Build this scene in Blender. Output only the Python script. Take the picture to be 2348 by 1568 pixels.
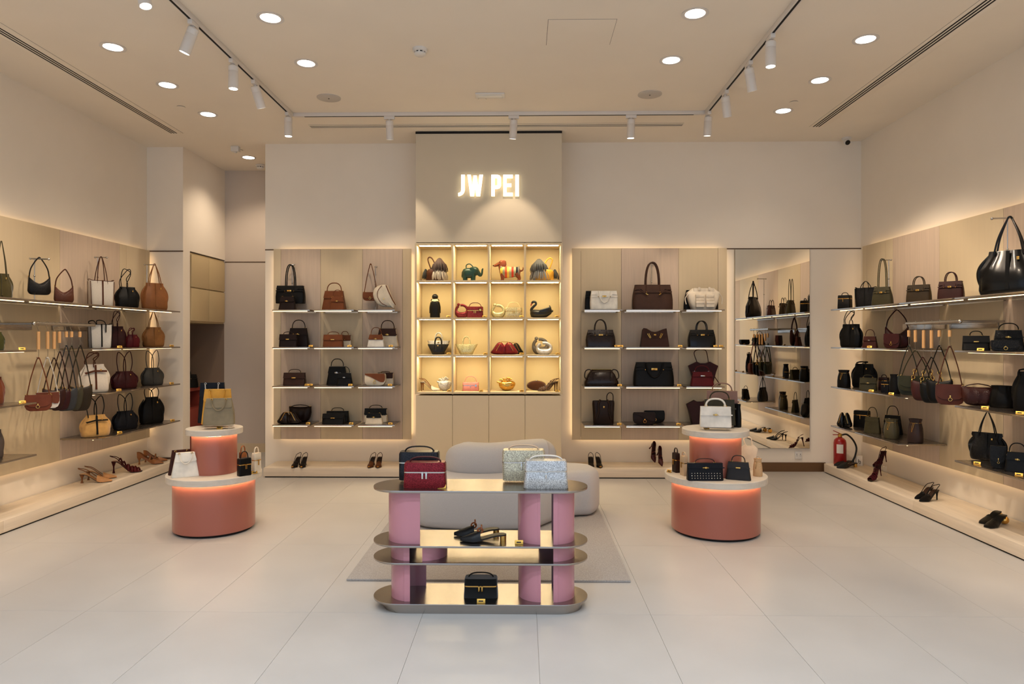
import bpy, bmesh, math, random
from math import sin, cos, pi, radians, sqrt, atan2
from mathutils import Vector, Matrix

for o in list(bpy.data.objects):
    bpy.data.objects.remove(o)
S = bpy.context.scene
COL = S.collection
random.seed(7)

# ------------------------------------------------------------------ camera, world, exposure
F, TH, CY, ZC = 1565.0, radians(0.95), 777.0, 1.45
cd = bpy.data.cameras.new('camera')
cam = bpy.data.objects.new('camera', cd)
COL.objects.link(cam)
cam.location = (0, 0, ZC)
cam.rotation_euler = (pi / 2, 0, TH)
cd.sensor_width = 36.0
cd.lens = F / 2348 * 36.0
cd.shift_x = 0.0
cd.shift_y = (CY - 784) / 2348
cd.clip_start = 0.05
S.camera = cam
S.view_settings.view_transform = 'Standard'
S.view_settings.look = 'None'
S.view_settings.gamma = 1.0
S.view_settings.use_curve_mapping = False
S.view_settings.exposure = 0.24
S.cycles.use_denoising = True
S.cycles.max_bounces = 7
S.cycles.diffuse_bounces = 4
S.cycles.glossy_bounces = 4
S.cycles.transmission_bounces = 6
S.cycles.sample_clamp_indirect = 4.0
S.cycles.caustics_reflective = False
S.cycles.caustics_refractive = False

WORLD = 1.0            # daylight of the mall coming through the open shop front behind the camera
DOWN = 21.5            # watts of each ceiling downlight
SPOT = 47.0            # watts of each track spotlight
COVE, SHELF_LED, CUBE_LED, DISC_LED, SIGN = 4.4, 3.6, 40.0, 52.0, 1.7
COOL_FILL = 72.0            # watts of each added cool fill spot
WARM = (1.0, 0.81, 0.61)
LEDW = (1.0, 0.72, 0.40)

w = bpy.data.worlds.new('world')
S.world = w
w.use_nodes = True
bg = w.node_tree.nodes['Background']
bg.inputs[0].default_value = (0.66, 0.80, 1.0, 1)
bg.inputs[1].default_value = WORLD
for mx in (-3.03, -1.70, -0.28, 1.14, 2.47):      # unseen cool spots added near the entrance to cool the near floor
    for my in (0.6, 1.7):
        ml = bpy.data.lights.new('cool_fill_spot', 'SPOT')
        ml.energy, ml.color, ml.spot_size, ml.spot_blend, ml.shadow_soft_size = COOL_FILL, (0.72, 0.86, 1.0), radians(125), .8, .06
        mo = bpy.data.objects.new('cool_fill_spot', ml)
        COL.objects.link(mo)
        mo.location = (mx, my, 3.59)

# ------------------------------------------------------------------ picture <-> place
def rdir(px, py):
    u = (px - 1174) / F
    return (u * cos(TH) - sin(TH), u * sin(TH) + cos(TH), (CY - py) / F)
def xY(px, Y):
    d = rdir(px, CY)
    return d[0] / d[1] * Y
def yX(px, X):
    d = rdir(px, CY)
    return d[1] / d[0] * X
def dep(X, Y):
    return Y * cos(TH) - X * sin(TH)
def zP(py, X, Y):
    return ZC + (CY - py) * dep(X, Y) / F
def hitZ(px, py, z):
    d = rdir(px, py)
    t = (z - ZC) / d[2]
    return d[0] * t, d[1] * t

# ------------------------------------------------------------------ materials
def lin(c):
    f = lambda v: v / 12.92 if v <= .04045 else ((v + .055) / 1.055) ** 2.4
    return tuple(f(v / 255.0) for v in c) + (1.0,)
MATS = {}
def M(key, col, rough=.5, metal=0.0, kind=None, spec=.5, coat=0.0, emit=None, estr=0.0, scale=1.0, bump=.15, trans=0.0, alpha=1.0, var=.12, axis='Z', ior=1.45):
    if key in MATS:
        return MATS[key]
    m = bpy.data.materials.new(key)
    m.use_nodes = True
    nt = m.node_tree
    N, K = nt.nodes, nt.links
    b = N['Principled BSDF']
    c = lin(col)
    b.inputs['Base Color'].default_value = c
    b.inputs['Roughness'].default_value = rough
    b.inputs['Metallic'].default_value = metal
    b.inputs['Specular IOR Level'].default_value = spec
    b.inputs['Coat Weight'].default_value = coat
    b.inputs['Coat Roughness'].default_value = .12
    b.inputs['IOR'].default_value = ior
    b.inputs['Transmission Weight'].default_value = trans
    b.inputs['Alpha'].default_value = alpha
    if emit:
        b.inputs['Emission Color'].default_value = (*emit, 1)
        b.inputs['Emission Strength'].default_value = estr
    MATS[key] = m
    if not kind:
        return m
    tc = N.new('ShaderNodeTexCoord')
    mp = N.new('ShaderNodeMapping')
    K.new(tc.outputs['Object'], mp.inputs[0])
    out = mp.outputs[0]
    def noise(sc, det=3.0, rgh=.55):
        n = N.new('ShaderNodeTexNoise')
        n.inputs['Scale'].default_value = sc
        n.inputs['Detail'].default_value = det
        n.inputs['Roughness'].default_value = rgh
        K.new(out, n.inputs['Vector'])
        return n.outputs['Fac']
    def ramp(fac, c0, c1, p0=.3, p1=.7):
        r = N.new('ShaderNodeValToRGB')
        r.color_ramp.elements[0].position = p0
        r.color_ramp.elements[1].position = p1
        r.color_ramp.elements[0].color = c0
        r.color_ramp.elements[1].color = c1
        K.new(fac, r.inputs[0])
        return r.outputs[0]
    def bmp(h, st, dist=.002):
        n = N.new('ShaderNodeBump')
        n.inputs['Strength'].default_value = st
        n.inputs['Distance'].default_value = dist
        K.new(h, n.inputs['Height'])
        K.new(n.outputs[0], b.inputs['Normal'])
    dark = tuple(v * (1 - var) for v in c[:3]) + (1,)
    lite = tuple(min(1, v * (1 + var)) for v in c[:3]) + (1,)
    if kind == 'leather':
        K.new(ramp(noise(14, 2), dark, lite), b.inputs['Base Color'])
        bmp(noise(420 * scale, 2), bump, .0015)
    elif kind == 'suede':
        K.new(ramp(noise(22, 4), dark, lite), b.inputs['Base Color'])
        b.inputs['Sheen Weight'].default_value = .5
        bmp(noise(300, 3), .25, .002)
    elif kind == 'fabric':
        K.new(ramp(noise(260 * scale, 3), dark, lite), b.inputs['Base Color'])
        bmp(noise(380 * scale, 3), .35, .002)
    elif kind == 'croc':
        v = N.new('ShaderNodeTexVoronoi')
        v.feature = 'DISTANCE_TO_EDGE'
        v.inputs['Scale'].default_value = 150 * scale
        K.new(out, v.inputs['Vector'])
        r = ramp(v.outputs['Distance'], (0, 0, 0, 1), (1, 1, 1, 1), 0.0, .22)
        K.new(ramp(noise(16, 2), dark, lite), b.inputs['Base Color'])
        bmp(r, .4, .002)
    elif kind == 'glitter':
        v = N.new('ShaderNodeTexVoronoi')
        v.inputs['Scale'].default_value = 420 * scale
        K.new(out, v.inputs['Vector'])
        K.new(ramp(v.outputs['Color'], tuple(x * .45 for x in c[:3]) + (1,), tuple(min(1, x * 1.9 + .02) for x in c[:3]) + (1,), .2, .95), b.inputs['Base Color'])
        bmp(v.outputs['Color'], .7, .003)
    elif kind == 'wood':
        mp.inputs['Scale'].default_value = {'Z': (34, 34, 1.3), 'X': (1.3, 34, 34), 'Y': (34, 1.3, 34)}[axis]
        f1 = noise(1.0, 6, .65)
        K.new(ramp(f1, dark, lite, .34, .68), b.inputs['Base Color'])
        bmp(f1, .05, .002)
    elif kind == 'brushed':
        mp.inputs['Scale'].default_value = {'Z': (620, 620, 4), 'X': (4, 620, 620), 'Y': (620, 4, 620)}[axis]
        f1 = noise(1.0, 3)
        rr = N.new('ShaderNodeMapRange')
        rr.inputs['To Min'].default_value = max(.05, rough - .015)
        rr.inputs['To Max'].default_value = rough + .02
        K.new(f1, rr.inputs['Value'])
        K.new(rr.outputs[0], b.inputs['Roughness'])
        K.new(ramp(f1, dark, lite), b.inputs['Base Color'])
    elif kind == 'plaster':
        K.new(ramp(noise(1.4, 3), dark, lite), b.inputs['Base Color'])
        bmp(noise(160, 3), .06, .001)
    elif kind == 'stone':
        K.new(ramp(noise(2.2 * scale, 6, .6), dark, lite), b.inputs['Base Color'])
        f1 = noise(9, 4)
        rr = N.new('ShaderNodeMapRange')
        rr.inputs['To Min'].default_value = rough - .06
        rr.inputs['To Max'].default_value = rough + .1
        K.new(f1, rr.inputs['Value'])
        K.new(rr.outputs[0], b.inputs['Roughness'])
    elif kind == 'weave':
        v = N.new('ShaderNodeTexChecker')
        v.inputs['Scale'].default_value = 190 * scale
        K.new(out, v.inputs['Vector'])
        K.new(ramp(v.outputs['Fac'], tuple(x * .72 for x in c[:3]) + (1,), lite, .2, .8), b.inputs['Base Color'])
        bmp(v.outputs['Fac'], .6, .003)
    elif kind == 'stripe':
        # knitted sweater: coloured bands along local X
        mp.inputs['Scale'].default_value = (1, 1, 1)
        sx = N.new('ShaderNodeSeparateXYZ')
        K.new(out, sx.inputs[0])
        rr = N.new('ShaderNodeMapRange')
        rr.inputs['From Min'].default_value = -.085
        rr.inputs['From Max'].default_value = .125
        K.new(sx.outputs[0], rr.inputs['Value'])
        r = N.new('ShaderNodeValToRGB')
        cr_ = r.color_ramp
        cr_.interpolation = 'CONSTANT'
        seq = [(225, 190, 70), (150, 150, 120), (205, 80, 45), (232, 195, 90), (165, 160, 125), (190, 60, 40), (150, 155, 125), (30, 30, 40), (225, 190, 80)]
        for i, s_ in enumerate(seq):
            e = cr_.elements[i] if i < 2 else cr_.elements.new(i / len(seq))
            e.position = i / len(seq)
            e.color = lin(s_)
        K.new(rr.outputs[0], r.inputs[0])
        K.new(r.outputs[0], b.inputs['Base Color'])
        bmp(noise(260, 2), .4, .003)
    return m

GOLD = lambda: M('gold_metal', (222, 176, 96), .22, 1.0)
SILV = lambda: M('silver_metal', (205, 202, 196), .2, 1.0)
BRASS = lambda: M('brass_plate', (188, 148, 72), .4, 1.0)
DARK = lambda: M('dark_gap', (22, 18, 15), .8)
INK = lambda: M('dark_print', (35, 28, 18), .7)
def L(c, tex='leather'):
    if max(c) < 190 and tex != 'glitter': c = tuple(int(v * (.62 if max(c) < 40 else .72 if max(c) < 125 else .84)) for v in c)
    k = f'{tex}_{c[0]}_{c[1]}_{c[2]}'
    if tex == 'leather': return M(k, c, .42, kind='leather', spec=.2)
    if tex == 'patent': return M(k, c, .22, kind='leather', coat=.18, bump=.1, spec=.25)
    if tex == 'croc': return M(k, c, .28, kind='croc', coat=.05, spec=.22)
    if tex == 'suede': return M(k, c, .95, kind='suede', spec=.15)
    if tex == 'canvas': return M(k, c, .85, kind='fabric', spec=.2)
    if tex == 'glitter': return M(k, c, .28, metal=.55, kind='glitter')
    if tex == 'weave': return M(k, c, .5, kind='weave')
    if tex == 'fur': return M(k, c, 1.0, kind='suede', spec=.05)
    return M(k, c, .5)

# ------------------------------------------------------------------ mesh building
class MB:
    def __init__(s):
        s.v, s.f = [], []
    def add(s, vs, fs, mat=None):
        o = len(s.v)
        s.v += [tuple(mat @ Vector(p)) if mat else tuple(p) for p in vs]
        s.f += [tuple(i + o for i in f) for f in fs]
        return s
    def box(s, x0, x1, y0, y1, z0, z1, b=0.0, mat=None):
        if b <= 0:
            vs = [(x, y, z) for z in (z0, z1) for y in (y0, y1) for x in (x0, x1)]
            return s.add(vs, [(0, 2, 3, 1), (4, 5, 7, 6), (0, 1, 5, 4), (2, 6, 7, 3), (0, 4, 6, 2), (1, 3, 7, 5)], mat)
        bm = bmesh.new()
        bmesh.ops.create_cube(bm, size=1)
        for v in bm.verts:
            v.co = Vector(((x0 + x1) / 2 + v.co.x * (x1 - x0), (y0 + y1) / 2 + v.co.y * (y1 - y0), (z0 + z1) / 2 + v.co.z * (z1 - z0)))
        bmesh.ops.bevel(bm, geom=bm.edges[:], offset=min(b, .45 * min(x1 - x0, y1 - y0, z1 - z0)), segments=2, affect='EDGES', profile=.6)
        bm.verts.index_update()
        s.add([v.co[:] for v in bm.verts], [[v.index for v in f.verts] for f in bm.faces], mat)
        bm.free()
        return s
    def rings(s, R, cap0=True, cap1=True, closed=True, mat=None):
        n = len(R[0])
        vs = [p for r in R for p in r]
        fs = []
        for i in range(len(R) - 1):
            for j in range(n if closed else n - 1):
                k = (j + 1) % n
                fs.append((i * n + j, i * n + k, (i + 1) * n + k, (i + 1) * n + j))
        if cap0: fs.append(tuple(range(n - 1, -1, -1)))
        if cap1: fs.append(tuple((len(R) - 1) * n + j for j in range(n)))
        return s.add(vs, fs, mat)
    def loft(s, secs, n=24, p=4.0, wr=None, mat=None):
        # secs: (z, half x, half y, cx, cy); superellipse sections
        R = []
        z0, z1 = secs[0][0], secs[-1][0]
        for q in secs:
            z, hx, hy = q[:3]
            cx, cy = (q[3], q[4]) if len(q) > 3 else (0, 0)
            ring = []
            for j in range(n):
                t = 2 * pi * (j + .5) / n
                c_, s_ = cos(t), sin(t)
                e = 2.0 / p
                x = math.copysign(abs(c_) ** e, c_)
                y = math.copysign(abs(s_) ** e, s_)
                m = wr(t, (z - z0) / max(1e-6, z1 - z0)) if wr else 1.0
                ring.append((cx + hx * x * m, cy + hy * y * m, z))
            R.append(ring)
        return s.rings(R, mat=mat)
    def lathe(s, prof, n=32, mat=None, cap=True):
        R = [[(r * cos(2 * pi * j / n), r * sin(2 * pi * j / n), z) for j in range(n)] for r, z in prof]
        return s.rings(R, cap, cap, mat=mat)
    def tube(s, P, r, n=8, closed=False, flat=None, mat=None):
        P = [Vector(p) for p in P]
        m = len(P)
        rr = r if isinstance(r, (list, tuple)) else [r] * m
        R = []
        up = None
        for i in range(m):
            a = P[(i + 1) % m] if (closed or i < m - 1) else P[i]
            b_ = P[i - 1] if (closed or i > 0) else P[i]
            t = (a - b_)
            t = t.normalized() if t.length > 1e-9 else Vector((0, 0, 1))
            if up is None:
                up = t.cross(Vector((0, 1, 0)))
                if up.length < .1: up = t.cross(Vector((1, 0, 0)))
            up = (up - t * up.dot(t))
            up = up.normalized() if up.length > 1e-6 else t.orthogonal().normalized()
            sd = t.cross(up)
            fx = flat or 1.0
            R.append([tuple(P[i] + up * rr[i] * cos(2 * pi * j / n) + sd * rr[i] * fx * sin(2 * pi * j / n)) for j in range(n)])
        if closed:
            R.append(R[0])
            return s.rings(R, False, False, mat=mat)
        return s.rings(R, mat=mat)
    def prism(s, poly, y0, y1, mat=None):
        # outline in x,z (counter clockwise seen from -Y), pulled from y0 to y1
        n = len(poly)
        vs = [(x, y0, z) for x, z in poly] + [(x, y1, z) for x, z in poly]
        fs = [tuple(range(n)), tuple(range(2 * n - 1, n - 1, -1))]
        fs += [(i, i + n, (i + 1) % n + n, (i + 1) % n) for i in range(n)]
        return s.add(vs, fs, mat)
    def slab(s, poly, yf, t=.004, mat=None):
        # a sheet lying on a front surface y = yf(x, z), standing t proud of it
        n = len(poly)
        vs = [(x, yf(x, z) - t, z) for x, z in poly] + [(x, yf(x, z) + t, z) for x, z in poly]
        fs = [tuple(range(n)), tuple(range(2 * n - 1, n - 1, -1))]
        fs += [(i, i + n, (i + 1) % n + n, (i + 1) % n) for i in range(n)]
        return s.add(vs, fs, mat)
    def puff(s, poly, d, edge=.25, cen=None, rings=6, mat=None):
        # cushion with a star-shaped outline in x,z and thickness d
        n = len(poly)
        cx, cz = cen or (sum(p[0] for p in poly) / n, sum(p[1] for p in poly) / n)
        F_, B_ = [], []
        for k in range(rings + 1):
            q = k / rings
            sc = 1 - q * .93
            y = d / 2 * (edge + (1 - edge) * sqrt(max(0, 1 - (1 - q) ** 2)))
            F_.append([(cx + (x - cx) * sc, -y, cz + (z - cz) * sc) for x, z in poly])
            B_.append([(cx + (x - cx) * sc, y, cz + (z - cz) * sc) for x, z in poly])
        R = F_[::-1] + B_
        return s.rings(R, mat=mat)
    def ball(s, c, r, n=14, mat=None, sq=(1, 1, 1)):
        R = []
        m = max(5, n // 2)
        for i in range(m + 1):
            a = -pi / 2 + pi * i / m
            rr = max(1e-4, cos(a))
            R.append([(c[0] + r * sq[0] * rr * cos(2 * pi * j / n), c[1] + r * sq[1] * rr * sin(2 * pi * j / n), c[2] + r * sq[2] * sin(a)) for j in range(n)])
        return s.rings(R, mat=mat)
    def mesh(s, name, smooth=38):
        me = bpy.data.meshes.new(name)
        me.from_pydata(s.v, [], s.f)
        if smooth:
            me.shade_smooth()
            me.set_sharp_from_angle(angle=radians(smooth))
        me.update()
        return me
    def build(s, name, mat, parent=None, smooth=38, label=None, kind=None, loc=None, rot=None):
        me = s.mesh(name, smooth)
        o = bpy.data.objects.new(name, me)
        COL.objects.link(o)
        if mat: me.materials.append(mat)
        if parent: o.parent = parent
        if label: o['label'] = label
        if kind: o['kind'] = kind
        if loc: o.location = loc
        if rot: o.rotation_euler = rot
        return o

def tag(o, label, cat, group=None):
    o['label'] = label
    o['category'] = cat
    if group: o['group'] = group
    return o
def thing(name, label, cat, loc=(0, 0, 0), rz=0.0, group=None, rx=0.0, ry=0.0):
    o = bpy.data.objects.new(name, None)
    COL.objects.link(o)
    o.empty_display_size = .05
    o.location = loc
    o.rotation_euler = (rx, ry, rz)
    return tag(o, label, cat, group)
def struct(name, mb, mat, parent=None, smooth=30):
    o = mb.build(name, mat, parent, smooth)
    o['kind'] = 'structure'
    return o
def cr(pts, n=6):
    P = [Vector(p) for p in pts]
    P = [P[0] * 2 - P[1]] + P + [P[-1] * 2 - P[-2]]
    out = []
    for i in range(1, len(P) - 2):
        a, b_, c_, d_ = P[i - 1:i + 3]
        for k in range(n):
            t = k / n
            out.append(.5 * ((2 * b_) + (c_ - a) * t + (2 * a - 5 * b_ + 4 * c_ - d_) * t * t + (3 * b_ - a - 3 * c_ + d_) * t ** 3))
    out.append(P[-2])
    return out
def circ(c, r, n=14, pl='XZ'):
    if pl == 'XZ': return [(c[0] + r * cos(2 * pi * i / n), c[1], c[2] + r * sin(2 * pi * i / n)) for i in range(n)]
    if pl == 'XY': return [(c[0] + r * cos(2 * pi * i / n), c[1] + r * sin(2 * pi * i / n), c[2]) for i in range(n)]
    return [(c[0], c[1] + r * cos(2 * pi * i / n), c[2] + r * sin(2 * pi * i / n)) for i in range(n)]
def lamp(kind, loc, energy, color, aim=None, parent=None, **kw):
    ld = bpy.data.lights.new('lamp', kind)
    ld.energy = energy
    ld.color = color
    for k, v in kw.items(): setattr(ld, k, v)
    o = bpy.data.objects.new('lamp', ld)
    COL.objects.link(o)
    o.location = loc
    if aim: o.rotation_euler = (Vector(aim)).to_track_quat('-Z', 'Y').to_euler()
    if parent:
        o.parent = parent
        o.matrix_parent_inverse = parent.matrix_world.inverted()
    return o
# ------------------------------------------------------------------ the shell of the shop
H = 3.61
XL, XR, YB = -4.24, 3.69, 7.52
ROW = [1.757, 1.365, .957, .552]          # tops of the four shelf rows
paint = M('wall_paint', (240, 229, 213), .75, kind='plaster', spec=.2, var=.025)
ceilp = M('ceiling_paint', (240, 229, 213), .85, kind='plaster', spec=.15, var=.02)
tilem = M('floor_tile', (187, 182, 177), .34, kind='stone', spec=.4, var=.05)
grout = M('floor_joint', (196, 186, 174), .8)
veneer = M('beige_veneer', (212, 192, 158), .55, kind='wood', var=.02)
oak = M('washed_oak', (206, 184, 162), .6, kind='wood', var=.07)
oakX = M('washed_oak_long', (219, 203, 182), .55, kind='wood', var=.08, axis='X')
oakY = M('washed_oak_deep', (219, 203, 182), .55, kind='wood', var=.08, axis='Y')
travert = M('pale_travertine', (214, 203, 188), .55, kind='wood', var=.07, axis='X')
bronze = M('bronze_skirting', (120, 92, 66), .35, .7, kind='brushed', axis='X')
whitep = M('white_plastic', (226, 220, 212), .45)
whitem = M('white_lamp_metal', (222, 214, 206), .4)
lensM = M('lamp_lens', (255, 250, 240), .4, emit=(1, .97, .9), estr=9.0)
ledM = M('led_strip', (255, 240, 220), .5, emit=LEDW, estr=SHELF_LED)
coveM = M('cove_led', (255, 230, 190), .5, emit=LEDW, estr=COVE)
cubeM = M('cubby_led', (255, 235, 200), .5, emit=(1, .82, .50), estr=CUBE_LED)
discM = M('display_led', (255, 215, 150), .5, emit=(1, .72, .42), estr=DISC_LED)
steel = M('brushed_steel', (176, 166, 156), .27, 1.0, kind='brushed', var=.04, axis='X')
steelY = M('brushed_steel_deep', (176, 166, 156), .27, 1.0, kind='brushed', var=.04, axis='Y')
chrome = M('satin_chrome', (190, 186, 180), .25, 1.0)

# floor: joint bed with separate large tiles
fl = struct('floor', MB().box(-4.7, 4.0, -1.4, 9.0, -.06, -.004), grout)
tm = MB().box(-.2993, .2993, -.5993, .5993, -.02, 0, .0006).mesh('tile', 0)
tm.materials.append(tilem)
for i in range(-8, 7):
    for j in range(-2, 5):
        o = bpy.data.objects.new('tile', tm)
        COL.objects.link(o)
        o.parent = fl
        o.location = (.07 + .3 + .6 * i, 3.6 + .6 + 1.2 * j, 0)
        o.rotation_euler = (0, 0, pi * ((i + j) % 2))
struct('ceiling', MB().box(-4.7, 4.0, -1.4, 9.0, H, H + .1), ceilp)

wl = struct('wall_left', MB().box(XL - .12, XL, -1.4, 7.62, 0, H), paint)
# column at the end of the left wall, alcove with niche and cupboards
struct('wall_column', MB().box(XL - .4, -3.83, 7.62, 7.78, 0, H), paint)
struct('wall_alcove_left', MB().box(-4.6, -3.83, 7.78, 8.7, 2.46, H), paint)
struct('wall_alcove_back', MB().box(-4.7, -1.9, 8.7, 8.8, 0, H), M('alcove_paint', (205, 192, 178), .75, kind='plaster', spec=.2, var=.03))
struct('wall_alcove_right', MB().box(-2.1, -2.0, YB + .1, 8.7, 0, H), paint)
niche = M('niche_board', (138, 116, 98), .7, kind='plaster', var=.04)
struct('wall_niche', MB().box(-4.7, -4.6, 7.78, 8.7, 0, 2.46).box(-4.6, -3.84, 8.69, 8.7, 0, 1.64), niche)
struct('baseboard_alcove', MB().box(-3.83, -2.1, 8.685, 8.7, 0, .11), veneer)
wb = struct('wall_back', MB().box(-2.86, 3.8, YB, YB + .1, 0, H), paint)
wr_ = struct('wall_right', MB().box(XR, XR + .12, -1.4, 7.62, 0, H), paint)
wc = struct('wall_center', MB().box(-1.12, .40, 7.09, YB, 2.455, 3.585).box(-1.10, .38, 7.13, YB, 3.585, H), M('tower_paint', (214, 200, 176), .7, kind='plaster', spec=.2, var=.03))
# dark strips coloured as the shade in the groove between upper and lower walls
gap = M('shadow_gap', (92, 70, 52), .8)
struct('trim_1', MB().box(XL, -3.828, 7.612, 7.622, 2.432, 2.444), gap)
struct('trim_2', MB().box(-2.862, -2.745, YB - .003, YB, 2.432, 2.444), gap)
struct('trim_3', MB().box(2.2, XR, YB - .003, YB, 2.432, 2.444), gap)
struct('trim_4', MB().box(-3.83, -2.1, 8.697, 8.703, 2.43, 2.442), gap)
struct('trim_5', MB().box(-1.122, .402, 7.085, 7.10, 3.585, 3.606), DARK())  # dark strip standing in for the shade of the gap under the ceiling
struct('baseboard_right', MB().box(2.16, 3.3, YB - .012, YB, 0, .10), bronze)
struct('baseboard_left', MB().box(XL + .40, -3.80, 7.60, 7.625, 0, .10).box(XL + .02, -3.83, 7.609, 7.62, .10, .117), M('dark_skirting', (70, 48, 36), .5))

# wall panels: each board a part of its wall, standing proud with an LED cove behind
def panels_back(edges, mats):
    for k in range(len(mats)):
        a, b_ = xY(edges[k], 7.44), xY(edges[k + 1], 7.44)
        MB().box(a + .0012, b_ - .0012, 7.44, 7.46, .352, 2.436, .002).build('panel', mats[k], wb)
    a, b_ = xY(edges[0], 7.44), xY(edges[-1], 7.44)
    MB().box(a + .02, b_ - .02, 7.46, 7.475, .38, 2.41).build('panel_frame', DARK(), wb)
    m = MB()
    m.box(a + .05, b_ - .05, 7.482, 7.494, 2.40, 2.412).box(a + .05, b_ - .05, 7.482, 7.494, .375, .387)
    m.box(a + .012, a + .024, 7.482, 7.494, .40, 2.38).box(b_ - .024, b_ - .012, 7.482, 7.494, .40, 2.38)
    m.build('light_strip', coveM, wb, kind='structure')
panels_back([627, 644, 735, 831, 923, 943], [veneer, oak, veneer, oak, veneer])
panels_back([1311.6, 1332, 1424.7, 1556, 1646.6, 1667], [veneer, veneer, oak, veneer, veneer])
def panels_side(X, s, ys, mats, parent):
    # s = +1 left wall (faces +X), -1 right wall
    for k in range(len(mats)):
        xs = sorted((X, X - s * .02))
        MB().box(xs[0], xs[1], ys[k + 1] + .0012, ys[k] - .0012, .352, 2.436, .002).build('panel', mats[k], parent)
    a, b_ = ys[-1], ys[0]
    xs = sorted((X - s * .02, X - s * .033))
    MB().box(xs[0], xs[1], a, b_ - .02, .38, 2.41).build('panel_frame', DARK(), parent)
    xs = sorted((X - s * .038, X - s * .048))
    m = MB().box(xs[0], xs[1], a, b_ - .05, 2.40, 2.412).box(xs[0], xs[1], a, b_ - .05, .375, .387).box(xs[0], xs[1], b_ - .022, b_ - .010, .4, 2.38)
    m.build('light_strip', coveM, parent, kind='structure')
panels_side(-4.18, 1, [7.57, 7.49, 7.12, 7.0, 6.09, 5.30, 4.4, 3.5, 2.6], [veneer, veneer, veneer, oak, veneer, veneer, oak, veneer], wl)
panels_side(3.62, -1, [7.35, 7.26, 6.89, 6.75, 6.0, 5.21, 4.4, 3.5, 2.6], [veneer, veneer, veneer, oak, veneer, oak, veneer, oak], wr_)

# low plinths along the walls
def plinth(label, x0, x1, y0, y1, axis):
    t = thing('display_plinth', label, 'plinth', ((x0 + x1) / 2, (y0 + y1) / 2, 0), group=None)
    a, b_ = (x1 - x0) / 2, (y1 - y0) / 2
    mt = oakX if axis == 'X' else oakY
    # board segments with fine joints
    n = max(1, round(2 * (a if axis == 'X' else b_) / 1.45))
    for k in range(n):
        if axis == 'X':
            u0, u1 = -a + 2 * a * k / n, -a + 2 * a * (k + 1) / n
            MB().box(u0 + .0006, u1 - .0006, -b_, b_, .012, .10, .002).build('plinth_board', mt, t)
        else:
            u0, u1 = -b_ + 2 * b_ * k / n, -b_ + 2 * b_ * (k + 1) / n
            MB().box(-a, a, u0 + .0006, u1 - .0006, .012, .10, .002).build('plinth_board', mt, t)
    MB().box(-a + .012, a - .012, -b_ + .012, b_ - .004, 0, .012).build('base', DARK(), t)
plinth('long pale oak plinth along the left wall under its shelves', XL + .012, -3.855, 2.4, 7.60, 'Y')
plinth('long pale oak plinth along the right wall under its shelves', 3.262, XR - .012, 2.4, 7.46, 'Y')
plinth('low pale oak plinth against the back wall between alcove and cubby tower', -2.72, -1.125, 7.10, YB - .008, 'X')
plinth('low pale oak plinth against the back wall between cubby tower and mirror', .405, 2.16, 7.10, YB - .008, 'X')

# cupboards over the niche and the terracotta counter inside it
cab = M('cupboard_laquer', (200, 178, 136), .5)
t = thing('wall_cupboard', 'beige four door wall cupboard over the alcove niche', 'cupboard', (-3.84, 8.24, 1.64))
MB().box(-.6, 0, -.455, .445, 0, .806).build('body', M('cupboard_body', (186, 164, 124), .6), t)
for (a, b_) in ((-.435, -.003), (.003, .435)):
    for (c_, d_) in ((.02, .398), (.412, .785)):
        MB().box(0, .018, a, b_, c_, d_, .003).build('door', cab, t)
terra = M('terracotta_laquer', (150, 66, 54), .45)
t = thing('counter_cabinet', 'terracotta drawer counter standing inside the dark alcove niche', 'cabinet', (-4.36, 8.23, 0))
MB().box(-.22, .24, -.44, .44, 0, .60).box(-.22, .24, -.44, .44, .80, .84).box(-.22, -.20, -.44, .44, .60, .80).box(-.2, .24, -.44, -.42, .6, .8).box(-.2, .24, .42, .44, .6, .8).build('carcass', terra, t)
for k in range(2):
    MB().box(.24, .258, -.43, .43, .03 + .285 * k, .30 + .285 * k, .003).build('drawer', terra, t)
for k in range(5):
    o = MB().box(-.14, .14, -.2, .2, 0, .022, .003).build('paper_stack', M('grey_paper', (150, 146, 144), .8) if k % 2 else M('dark_paper', (70, 68, 70), .8), None)
    o.location = (-4.30 + .012 * (k % 2), 8.2, .60 + .0225 * k)
    tag(o, f'folded grey sheet, {["lowest", "second lowest", "middle", "second highest", "topmost"][k]} on the open shelf of the terracotta counter', 'paper', 'sheets in the terracotta counter')

# ------------------------------------------------------------------ display shelves
def shelf(label, x0, x1, y0, y1, z, face, group):
    """steel shelf plate with a lit strip under its front edge; face = side the front edge is on"""
    cx, cy = (x0 + x1) / 2, (y0 + y1) / 2
    t = thing('display_shelf', label, 'shelf', (cx, cy, z), group=group)
    a, b_ = (x1 - x0) / 2, (y1 - y0) / 2
    MB().box(-a, a, -b_, b_, -.014, 0, .0025).build('shelf_plate', steel if face == 'Y' else steelY, t)
    if face == 'Y':
        MB().box(-a + .004, a - .03, -b_ + .010, -b_ + .02, -.0195, -.0142).build('light_strip', ledM, t)
        MB().box(-a + .03, a - .03, b_ - .02, b_, -.022, -.0142).build('bracket', chrome, t)
    else:
        s = 1 if face == '+X' else -1
        xs = sorted((s * (a - .09), s * (a - .0945)))
        MB().box(xs[0], xs[1], -b_ + .015, b_ - .015, -.0185, -.0142).build('light_strip', ledM, t)
        xs = sorted((-s * a, -s * (a - .02)))
        MB().box(xs[0], xs[1], -b_ + .03, b_ - .03, -.022, -.0142).build('bracket', chrome, t)
ORD = ['top', 'second', 'third', 'bottom']
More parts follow.
